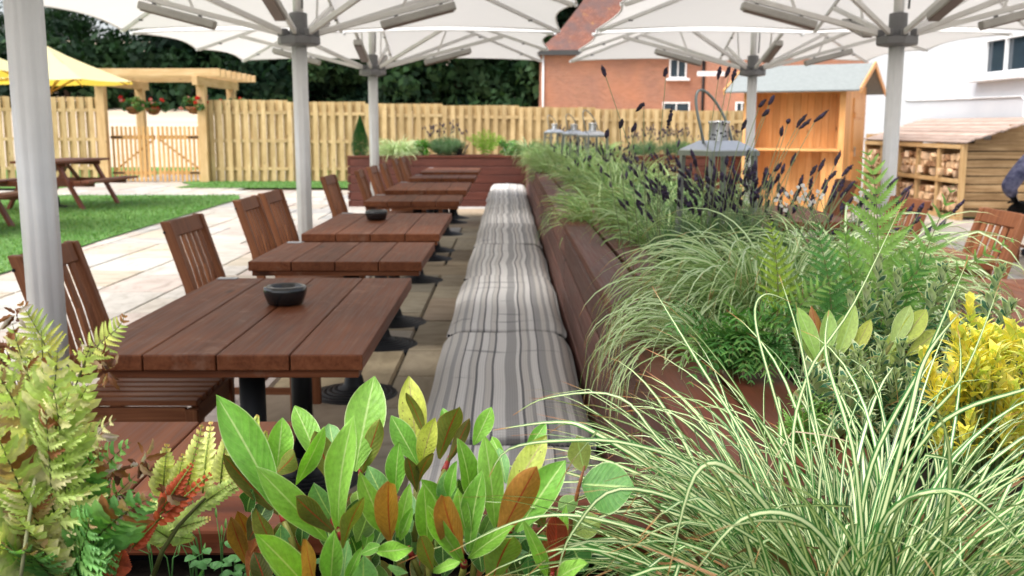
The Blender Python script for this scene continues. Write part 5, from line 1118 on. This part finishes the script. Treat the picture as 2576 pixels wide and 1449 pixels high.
for pts, w in [([(2120, 1500, .98), (2000, 1180, 1.0), (2030, 950, 1.05), (2150, 760, 1.1), (2285, 480, 1.16)], .006), ([(2060, 1500, .96), (1900, 1150, 1.0), (1750, 900, 1.05), (1640, 720, 1.1)], .006), ([(2060, 1500, .95), (1750, 1250, .93), (1500, 1090, .93), (1400, 1062, .95), (1240, 1082, .97)], .0085), ([(2080, 1500, .92), (1800, 1210, .88), (1600, 1120, .86), (1420, 1108, .86), (1280, 1130, .88), (1230, 1200, .88)], .006),
               ([(2100, 1520, .95), (1950, 1000, 1.0), (1900, 800, 1.04), (1925, 740, 1.05), (1990, 760, 1.06)], .005), ([(2150, 1500, .93), (2190, 1180, .95), (2330, 900, 1.0), (2440, 640, 1.05)], .0095), ([(2180, 1500, .9), (2150, 1150, .9), (2080, 900, .95), (2085, 780, 1.0)], .007), ([(2130, 1500, .9), (2330, 1100, .9), (2576, 980, .9), (2700, 960, .9)], .007), ([(2100, 1500, .9), (1600, 1330, .85), (1350, 1300, .85), (1130, 1390, .87)], .005),
               ([(2120, 1500, .9), (1800, 1300, .82), (1560, 1230, .8), (1440, 1340, .8), (1400, 1449, .8)], .006), ([(2140, 1500, .95), (2060, 1100, 1.0), (2010, 850, 1.06), (1960, 690, 1.1)], .005), ([(2160, 1500, .92), (2260, 1150, .95), (2420, 950, 1.0), (2520, 700, 1.05)], .006), ([(2100, 1500, .93), (1700, 1150, .95), (1560, 1000, .98), (1380, 1000, 1.0), (1290, 1045, 1.02)], .004),
               ([(2120, 1560, .86), (1900, 1240, .8), (1760, 1180, .78), (1680, 1449, .78)], .009), ([(2200, 1560, .84), (2050, 1330, .78), (1880, 1300, .76), (1740, 1449, .76)], .009), ([(2180, 1560, .86), (2230, 1300, .82), (2420, 1240, .8), (2600, 1400, .8)], .009), ([(2150, 1560, .88), (2280, 1080, .9), (2330, 900, .95), (2420, 780, 1.0)], .010)]:
    s = rng.uniform(.8, 1.2); merge(mbs, longblade(g1, pts, w*.62, (.04*s, .155*s, .03*s, 1), rng.uniform(.0, .08), 20))
mbs.build('long_blades', M['blade'], g1, True)
G2 = Vector((.70, 2.55, .77))
GC = [(.20, .37, .10), (.26, .43, .13), (.15, .31, .08)]
g2 = grassclump('variegated_grass', 'pale mound of striped grass spilling over the planter edge beyond the foreground', 'ornamental grass', G2, 1200, (.34, .60), .0078, .10, (42, 88), (2.2, 3.6), None, GC, .03, (-.06, .03), 4, 13)
g4 = grassclump('variegated_grass', 'pale striped grass standing between the big mound and the tall fern', 'ornamental grass', Vector((.98, 2.75, .77)), 420, (.34, .58), .0078, .09, (42, 88), (2.0, 3.4), None, GC, .02, (-.06, .03), 24, 12)
g3 = grassclump('variegated_grass', 'pale striped grass drooping over the near planter edge by the first cushions', 'ornamental grass', Vector((.50, 2.20, .78)), 170, (.32, .46), .005, .04, (35, 72), (2.6, 3.8), math.pi*1.02, GC, .08, (-.06, .03), 14, 13)
# --- shrubs with whorled shoots
def shoots(name, label, cat, base, tips, leafL, leafW, cols, seed, edge=None, mat='leaf', nl=9, step=.011, group=None):
    rng.seed(seed); root = thing(name, label, cat, base, 0, group); mb = MB(); sb = MB(); rel = -Vector(base)
    for tp in tips:
        tp = Vector(tp)+rel; b = Vector((tp.x*.45, tp.y*.45, 0)); n = max(3, int((tp-b).length/step)); sb.tube([b, b.lerp(tp, .5)+Vector((0, 0, .01)), tp], [.002, .0018, .001], 5, (.14, .2, .06, 1)); d = (tp-b).normalized()
        for i in range(min(n, nl)):
            p = tp-d*step*i; az = i*1.7; el = R(70-min(60, i*11))
            for q in range(3 if i else 4):
                a = az+q*2.1+rng.uniform(-.2, .2); dd = Vector((math.cos(a)*math.cos(el), math.sin(a)*math.cos(el), math.sin(el))); nn = (Vector((0, 0, 1))-dd*dd.z).normalized(); L_ = leafL*rng.uniform(.75, 1.1)*(.6 if i == 0 else 1); c = rng.choice(cols); s = rng.uniform(.8, 1.2)
                if edge: leaflet(mb, p-nn*.0008, dd, nn, L_*1.05, leafW*1.32, (*edge, 1))
                leaflet(mb, p+nn*.0006, dd, nn, L_*.96, leafW, (*[x*s for x in c], 1))
    mb.build('foliage', M[mat], root); sb.build('stems', M['stem'], root); return root
rng.seed(61)
tips = [PY(2310+rng.gauss(160, 62), y_, 1.45+rng.uniform(-.15, .2)) for y_ in [rng.uniform(830, 1130) for _ in range(150)]]+[PY(2440, 765, 1.55), PY(2400, 820, 1.5), PY(2470, 830, 1.5), PY(2330, 900, 1.5), PY(2570, 850, 1.55), PY(2520, 870, 1.5)]
shoots('golden_shrub', 'bright yellow leaved shrub at the right edge behind the striped grass', 'shrub', Vector((.72, 1.45, .77)), tips, .038, .0130, [(.95, .78, .13), (.92, .74, .12), (.95, .85, .26), (.66, .70, .15)], 62, None, 'leaf', 5, .010)
rng.seed(63)
tips = [PY(2140, 760, 1.9), PY(2210, 665, 1.95), PY(2180, 740, 1.85), PY(2235, 760, 1.9), PY(2260, 700, 1.95), PY(2310, 830, 1.8), PY(2350, 740, 1.95), PY(2375, 690, 2.0), PY(2120, 850, 1.8), PY(2160, 900, 1.7), PY(2220, 880, 1.7), PY(2270, 880, 1.75), PY(2400, 760, 1.9), PY(2520, 690, 2.0), PY(2500, 760, 1.9), PY(2545, 780, 1.9), PY(2090, 900, 1.75), PY(2050, 950, 1.7), PY(2120, 980, 1.6), PY(2180, 980, 1.6), PY(2250, 960, 1.6), PY(2030, 1000, 1.6)]
tips += [PY(rng.uniform(2000, 2420), rng.uniform(900, 1120), rng.uniform(1.5, 1.75)) for _ in range(34)]
shoots('variegated_shrub', 'dark green shrub with cream edged small leaves on upright shoots', 'shrub', Vector((.70, 1.80, .77)), tips, .044, .0125, [(.05, .16, .07), (.09, .23, .10), (.06, .19, .09)], 64, (.74, .80, .46), 'leaf', 12, .016)
# second broad-leaved plant
rng.seed(65); root = thing('broadleaf_shrub', 'pale green broad leaved plant with one brown leaf, half hidden behind the striped grass', 'shrub', PY(2060, 1000, 1.75)); root.location.z = .77; rel = -root.location; mb = MB()
for (tx, ty, bx_, by_, w, k) in [(2005, 740, 2060, 880, 60, 'p'), (2040, 735, 2070, 900, 50, 'b'), (2085, 745, 2070, 880, 60, 'p'), (2150, 735, 2100, 880, 60, 'p'), (2120, 760, 2090, 890, 55, 'p'), (2190, 770, 2130, 880, 50, 'y'), (2330, 745, 2250, 850, 70, 'y'), (2290, 735, 2240, 850, 60, 'p'), (2250, 800, 2230, 900, 60, 'p'), (1990, 790, 2060, 900, 50, 'g'), (2360, 800, 2280, 860, 60, 'y')]:
    T = PY(tx, ty+34, 1.80); B = PY(bx_, by_+34, 1.76); leafpatch(mb, B+rel, T+rel, w/FPX*1.45, CAMV+Vector((rng.uniform(-.5, .5), 0, .3)), .05, .3 if k != 'b' else -.3, (*([x*rng.uniform(.8, 1.1) for x in (.40, .54, .13)] if k in 'pg' else rng.choice(KC[k])), KA[k]), 10, 6, 1, .02)
mb.build('leaves', M['broad'], root, True); mb = MB(); mb.tube([PY(2065, 890, 1.74)+rel, (0, 0, 0)], .004, 6, (.2, .2, .05, 1)); mb.tube([PY(2245, 860, 1.74)+rel, (.03, 0, 0)], .004, 6, (.2, .2, .05, 1)); mb.build('stems', M['stem'], root, True)
# ferns of the middle distance
def F_(pts, Lp, colf, bi=7, np_=20, up=None, w=.0026): return dict(pts=[PY(*p) for p in pts], up=up or CAMV, Lp=Lp*1.12, npairs=int(np_*.72), w0=w, colf=colf, bi=-(bi+2))
rng.seed(70)
fernthing('tall_fern', 'tall bright green fern standing up at the right of the planter', 'fern', Vector((.86, 2.15, .77)), [F_([(2230, 900, 2.1), (2190, 700, 2.12), (2230, 520, 2.15), (2180, 375, 2.2)], .13, LG, 8, 24), F_([(2250, 900, 2.1), (2260, 760, 2.1), (2330, 640, 2.12), (2400, 460, 2.15)], .09, MG, 7, 20), F_([(2240, 900, 2.1), (2320, 760, 2.05), (2440, 640, 2.0), (2560, 600, 2.0)], .045, MG, 6, 20),
    F_([(2230, 900, 2.1), (2130, 760, 2.1), (2140, 640, 2.1), (2120, 560, 2.12)], .07, MG, 7, 18), F_([(2240, 900, 2.1), (2210, 760, 2.0), (2290, 700, 2.0), (2350, 640, 2.0)], .06, GG, 6, 16)])
fernthing('yellow_green_fern', 'yellowish fern with one broad upright frond in the pale grass', 'fern', Vector((.62, 2.05, .77)), [F_([(1950, 850, 2.05), (1965, 740, 2.06), (1955, 640, 2.08), (1935, 555, 2.1)], .065, lambda q: (.30, .42, .05), 8, 20), F_([(1960, 860, 2.0), (2010, 760, 2.0), (2040, 720, 2.0), (2120, 700, 2.0)], .05, LG, 6, 14)])
fernthing('dark_fern', 'dark green fern frond beside the yellowish one', 'fern', Vector((.70, 2.0, .77)), [F_([(2090, 900, 2.0), (2100, 780, 2.02), (2085, 680, 2.05), (2050, 555, 2.08)], .085, GG, 9, 22), F_([(2090, 900, 2.0), (2040, 800, 2.0), (1960, 770, 2.0), (1880, 800, 1.98)], .06, GG, 7, 16)])
fr = []
for i in range(30):
    a = rng.uniform(0, 1); x1 = rng.uniform(1600, 2020); y1 = rng.uniform(740, 960); fr.append(F_([(1850, 960, 1.95), (1850+(x1-1850)*.3, 860, 1.95), (x1*.7+1850*.3, y1-60, 1.9), (x1, y1+rng.uniform(0, 60), 1.85)], rng.uniform(.05, .075), rng.choice([GG, MG, GG]), 7, 16, Vector((rng.uniform(-.3, .3), -.5, 1))))
fernthing('spreading_fern', 'low spreading green fern between the pale grass mound and the foreground grass', 'fern', Vector((.44, 1.92, .77)), fr)
fr = []
for i in range(9):
    x1 = rng.uniform(1900, 2120); y1 = rng.uniform(1010, 1150); fr.append(F_([(2010, 1200, 1.5), (2010, 1120, 1.5), (x1*.7+2010*.3, y1-40, 1.48), (x1, y1, 1.45)], rng.uniform(.035, .05), MG, 6, 14, Vector((rng.uniform(-.3, .3), -.5, 1))))
fernthing('small_fern', 'small fresh green fern low beside the planter cap behind the foreground grass', 'fern', Vector((.55, 1.5, .77)), fr)
# --- lavender
def lavender(label, base, n, h, r, seed, spikes=1.0, lean=(0, 0), group='lavender clumps in the long planter', big=1.0):
    rng.seed(seed); root = thing('lavender', label, 'lavender', base, 0, group); fo = MB(); st = MB(); fl = MB()
    for i in range(n):
        a = rng.uniform(0, 6.28); rr = r*math.sqrt(rng.random()); b = Vector((.35*rr*math.cos(a), .35*rr*math.sin(a), 0)); hh = h*rng.uniform(.55, .8); tp = Vector((rr*math.cos(a), rr*math.sin(a), hh*(1-.35*(rr/r)**2)))
        for q in range(5):
            f = .35+.65*q/5; p = b.lerp(tp, f)
            for z in range(2): d = Vector((rng.gauss(0, .6), rng.gauss(0, .6), 1)).normalized(); leaflet(fo, p, d, vperp(d), .045*big, .0045*big, (*rng.choice([(.16, .25, .13), (.12, .22, .10), (.22, .32, .19), (.10, .24, .07)]), 1))
        st.tube([b, tp], [.0012, .001], 4, (.16, .26, .12, 1), False)
        if rng.random() < spikes*.55:
            t2 = tp+Vector((rng.gauss(0, .05)+lean[0], rng.gauss(0, .05)+lean[1], h*rng.uniform(.25, .6))); st.tube([tp, tp.lerp(t2, .6), t2], [.0013, .0012, .001], 4, (.22, .30, .14, 1), False); d = (t2-tp).normalized(); sl = rng.uniform(.03, .055)
            for q in range(9):
                f = q/8; s_ = .0062*(math.sin(math.pi*(.15+.8*f))+.25)*big; fl.ball(t2+d*sl*f+Vector((rng.gauss(0, .001), rng.gauss(0, .001), 0)), s_, 3, .8, (*rng.choice([(.060, .045, .08), (.05, .038, .06), (.085, .06, .12), (.07, .055, .06)]), 1))
    fo.build('foliage', M['leaf'], root); st.build('stems', M['stem'], root); o_ = fl.build('flower_spikes', M['flower'], root, True); o_['kind'] = 'stuff'; return root
lavender('lavender with purple spikes leaning over the cap left of the grass mound', Vector((.73, 3.45, .78)), 240, .32, .25, 81, .75, (-.06, -.03))
lavender('lavender thick with dark spikes in front of the nearest lantern', Vector((.84, 3.45, .78)), 150, .33, .20, 82, .45, (.03, 0))
lavender('lavender with dark spikes leaning right in front of the orange kiosk', Vector((1.08, 3.1, .78)), 130, .28, .18, 83, .55, (.08, .0))
lavender('grey lavender clump behind the nearest lantern', Vector((.95, 4.7, .78)), 150, .28, .28, 84, .5)
for i, (x, y, d) in enumerate([(.78, 5.4, 'fourth along the bench edge'), (1.0, 6.3, 'beyond the nearest lantern on its left side'), (.76, 7.6, 'halfway along the planter'), (1.0, 8.9, 'past halfway on the inner side'), (.72, 10.2, 'before the smaller lanterns'), (.95, 12.2, 'between the smaller lanterns')]):
    lavender('lavender clump '+d, Vector((x, y, .78)), 110, .31, .28, 90+i, .35, big=1.2)
GN = [(.18, .36, .08), (.24, .42, .11), (.12, .27, .06)]
for i, (x, y, d, az, n, L) in enumerate([(.70, 4.3, 'spilling over the cap, next beyond the first lavender', None, 330, (.24, .42)), (.74, 6.4, 'spilling over the bench side, third along', math.pi, 160, (.22, .36)), (.95, 5.4, 'in the middle of the planter beyond the lantern', None, 420, (.3, .5)), (.72, 8.8, 'spilling over the bench side past halfway', math.pi, 200, (.26, .42)), (.95, 7.4, 'in the middle of the planter past halfway', None, 420, (.32, .54)), (.75, 11.4, 'near the far lanterns', None, 260, (.32, .56)), (.68, 13.2, 'spilling over near the far end of the bench', math.pi, 260, (.32, .56)), (.9, 14.3, 'at the far end of the long planter', None, 260, (.34, .58)), (1.05, 10.3, 'on the right side near the small lanterns', None, 260, (.34, .56)), (.7, 15.3, 'last before the far planter', None, 260, (.34, .58)), (.70, 5.0, 'close behind the second lavender', None, 330, (.28, .46)), (.74, 6.9, 'in front of the third lavender', None, 330, (.28, .5)), (.74, 9.6, 'short of the smaller lanterns', None, 300, (.3, .52)), (.50, 5.35, 'hanging in a thin tuft over the bench side cap', math.pi, 150, (.26, .40)), (.52, 10.8, 'hanging over the cap far down the planter', math.pi, 200, (.26, .42)), (.50, 12.3, 'hanging over the cap farther down the planter', math.pi, 200, (.26, .44)), (.50, 14.6, 'hanging over the cap where the cushions end', math.pi, 220, (.26, .46))]):
    grassclump('ornamental_grass', 'soft green arching grass '+d, 'ornamental grass', Vector((x, y, .78)), n, L, .008, .10, (40, 86), (1.6, 3.0), az, GN, .02, (-.02, .2), 110+i, 7, 'green grasses in the long planter')
# tall lone lavender stems that stand over everything
rng.seed(12)
SPK = []
root = thing('lavender', 'tall lone lavender stems with dark spikes reaching up against the fence and kiosk', 'lavender', Vector((.98, 3.0, .78))); rel = -root.location; st = MB(); fl = MB()
for (tx, ty, ex, ey, bx_, by_) in [(1514, 165, 1522, 190, 1700, 520), (1677, 170, 1672, 190, 1655, 480), (1812, 170, 1805, 200, 1760, 420), (1836, 170, 1824, 195, 1770, 430), (1850, 175, 1842, 205, 1780, 440), (1910, 268, 1926, 250, 1800, 470), (1935, 262, 1948, 240, 1820, 480), (1920, 290, 1935, 276, 1800, 480), (1868, 325, 1878, 300, 1800, 480), (2005, 318, 2028, 288, 1850, 480), (2012, 322, 2040, 300, 1860, 490), (2050, 305, 2083, 278, 1880, 500), (1965, 340, 1968, 318, 1880, 480), (1982, 310, 1985, 300, 1900, 480), (1680, 320, 1692, 268, 1660, 460), (1620, 260, 1600, 280, 1640, 420), (1560, 320, 1566, 300, 1600, 450), (1590, 330, 1600, 310, 1620, 460), (1525, 345, 1530, 325, 1580, 450), (1990, 415, 2002, 385, 1950, 520), (2060, 430, 2075, 400, 1990, 540), (2100, 415, 2115, 380, 2020, 560), (2040, 440, 2055, 415, 1980, 560), (2120, 440, 2145, 415, 2020, 560), (2085, 450, 2105, 430, 2000, 560), (1950, 430, 1965, 410, 1930, 560), (2010, 470, 2020, 440, 1960, 580), (2130, 480, 2150, 455, 2030, 580)]:
    yy = rng.uniform(2.9, 3.2); a = PY(tx, ty, yy)+rel; b = PY(ex, ey, yy)+rel; c_ = PY(bx_, by_+60, yy)+rel; c_.z = min(c_.z, .1); st.tube([c_, c_.lerp(a, .55)+Vector((-.01, 0, .02)), a], [.0016, .0013, .0011], 5, (.24, .28, .13, 1)); d = (b-a)
    if ty < 200 and tx < 1700 and ey > ty: a, b = b, a; d = b-a
    m = 9; fl = MB(); SPK.append(fl)
    for q in range(m): f = q/(m-1); fl.ball(a+d*f+Vector((rng.gauss(0, .0008), 0, rng.gauss(0, .0008))), 0.0058*(math.sin(math.pi*(.15+.8*f))+.25), 4, .9, (*rng.choice([(.055, .045, .065), (.045, .035, .05), (.075, .055, .10)]), 1))
st.build('stems', M['stem'], root, True)
for fl in SPK: fl.build('flower_spike', M['flower'], root, True)
# small white flowers behind the mound
rng.seed(14); root = thing('white_flowers', 'small white flowers on thin stems behind the pale grass mound', 'flowers', Vector((.95, 2.6, .78))); rel = -root.location; mb = MB(); st = MB()
for (x, y) in [(1960, 500), (1985, 490), (2005, 505), (2030, 495), (2045, 515), (2060, 490), (2140, 520), (2160, 500), (2175, 485), (2150, 540), (1975, 520), (2015, 475)]:
    p = PY(x, y, 2.6)+rel; st.tube([(0, 0, 0), p.lerp(Vector(), .4), p], .001, 4, (.15, .25, .1, 1))
    for q in range(6): d = Vector((rng.gauss(0, 1), rng.gauss(0, 1), rng.gauss(0, 1))).normalized(); leaflet(mb, p+d*.004, d, vperp(d), .012, .009, (.8, .78, .74, 1))
mb.build('petals', M['flower'], root); st.build('stems', M['stem'], root)
# --- plants of the far planter
FP = 16.75
def fx(px): return PY(px, 380, FP).x
rng.seed(31); root = thing('dwarf_conifer', 'dark green cone shaped dwarf conifer in the far planter', 'conifer', (fx(907), FP, .79)); mb = MB(); n = 5200; k = 0; V = []; F = []; C = []
H_ = .70
for i in range(n):
    f = rng.random()**.8; a = rng.uniform(0, 6.28); r = .155*(math.sin(math.pi*min(1, .12+f*.88))**.55)*(1-f)**.62*1.25*rng.uniform(.75, 1.05); p = Vector((r*math.cos(a), r*math.sin(a), H_*f)); d = Vector((math.cos(a)*.5, math.sin(a)*.5, 1)).normalized(); s = vperp(d)*.006; L_ = rng.uniform(.02, .04); b = len(V); V += [(p-s)[:], (p+s)[:], (p+d*L_)[:]]; F.append((b, b+1, b+2)); s_ = rng.uniform(.6, 1.3); C += [(.035*s_, .13*s_, .03*s_, 1)]*3
mb.add(V, F, np.array(C)); mb.build('foliage', M['leaf'], root); mb = MB(); mb.tube([(0, 0, -.02), (0, 0, .5)], [.015, .004], 6); mb.build('trunk', M['bark'], root)
grassclump('variegated_grass', 'cream striped grass tuft beside the conifer in the far planter', 'ornamental grass', Vector((fx(1000), FP-.15, .80)), 700, (.36, .60), .010, .12, (35, 88), (2.0, 3.4), None, GC, .02, (-.08, .02), 32, 7)
def bush(name, label, cat, x, y, r, h, col, n=900, size=.022, z=.79, seed=1):
    rng.seed(seed); root = thing(name, label, cat, (x, y, z)); mb = MB(); cen = [(rng.uniform(-r, r)*.6, rng.uniform(-r, r)*.5, h*rng.uniform(.25, .8)) for _ in range(14)]; leafcloud(mb, cen, [r*.42]*14, n, size, col, .9); mb.build('foliage', M['leaf'], root); mb = MB()
    for c_ in cen[:8]: mb.tube([(0, 0, 0), c_], [.006, .002], 5)
    mb.build('stems', M['stem'], root); return root
bush('small_shrub', 'small bright green shrub between striped grass and grey lavender in the far planter', 'shrub', fx(1063), FP-.1, .17, .34, [(.09, .25, .03), (.12, .32, .04)], 900, .022, .80, 3)
lavender('round grey green lavender mound with dark spikes in the far planter', Vector((fx(1123), FP-.05, .82)), 330, .46, .34, 99, .35, group='lavender clumps', big=1.5)
grassclump('dark_phormium', 'small blackish spiky plant in the far planter', 'spiky plant', Vector((fx(1157), FP-.1, .80)), 26, (.2, .36), .022, .03, (50, 85), (.3, 1.0), None, [(.025, .022, .022)], 0, (.5, .5), 41, 6)
rng.seed(43)
fernthing('bright_fern', 'bright yellow green fern in the far planter', 'fern', Vector((fx(1222), FP, .80)), [dict(pts=[Vector((fx(1222), FP, .80)), Vector((fx(1222)+.12*dx, FP-.05, 1.05)), Vector((fx(1222)+.24*dx, FP-.1, 1.15+.1*(1-abs(dx)))), Vector((fx(1222)+.34*dx, FP-.12, 1.14+.18*(1-abs(dx))))], up=CAMV, Lp=.11, npairs=12, w0=.004, colf=lambda q: (.24, .42, .05), bi=0) for dx in (-1, -.7, -.4, -.1, .2, .5, .8, 1)])
bush('small_shrub', 'little fresh green shrub right of the bright fern in the far planter', 'shrub', fx(1277), FP-.15, .16, .34, [(.09, .27, .04), (.14, .34, .06)], 800, .022, .80, 5)
grassclump('ornamental_grass', 'green arching grass drooping over the far planter where it meets the long one', 'ornamental grass', Vector((fx(1325), FP-.2, .80)), 420, (.34, .60), .011, .10, (40, 85), (2.0, 3.2), None, [(.10, .22, .07), (.14, .27, .09)], .02, (.05, .3), 45, 7)
for i, (px, d) in enumerate([(1420, 'just right of the long planter end'), (1620, 'behind the middle of the long planter'), (1700, 'left of the nearest lantern top'), (1830, 'by the far right pole')]):
    lavender('grey green lavender in the far planter, '+d, Vector((fx(px), FP, .80)), 130, .40, .32, 130+i, .9, group='lavender clumps', big=1.5)
for i, (px, d) in enumerate([(1520, 'seen over the long planter'), (1760, 'seen through the nearest lantern')]):
    grassclump('ornamental_grass', 'green grass tuft in the far planter, '+d, 'ornamental grass', Vector((fx(px), FP, .80)), 260, (.3, .5), .011, .10, (40, 85), (1.4, 2.6), None, [(.14, .3, .07), (.18, .34, .09)], .02, (.05, .3), 145+i, 7)
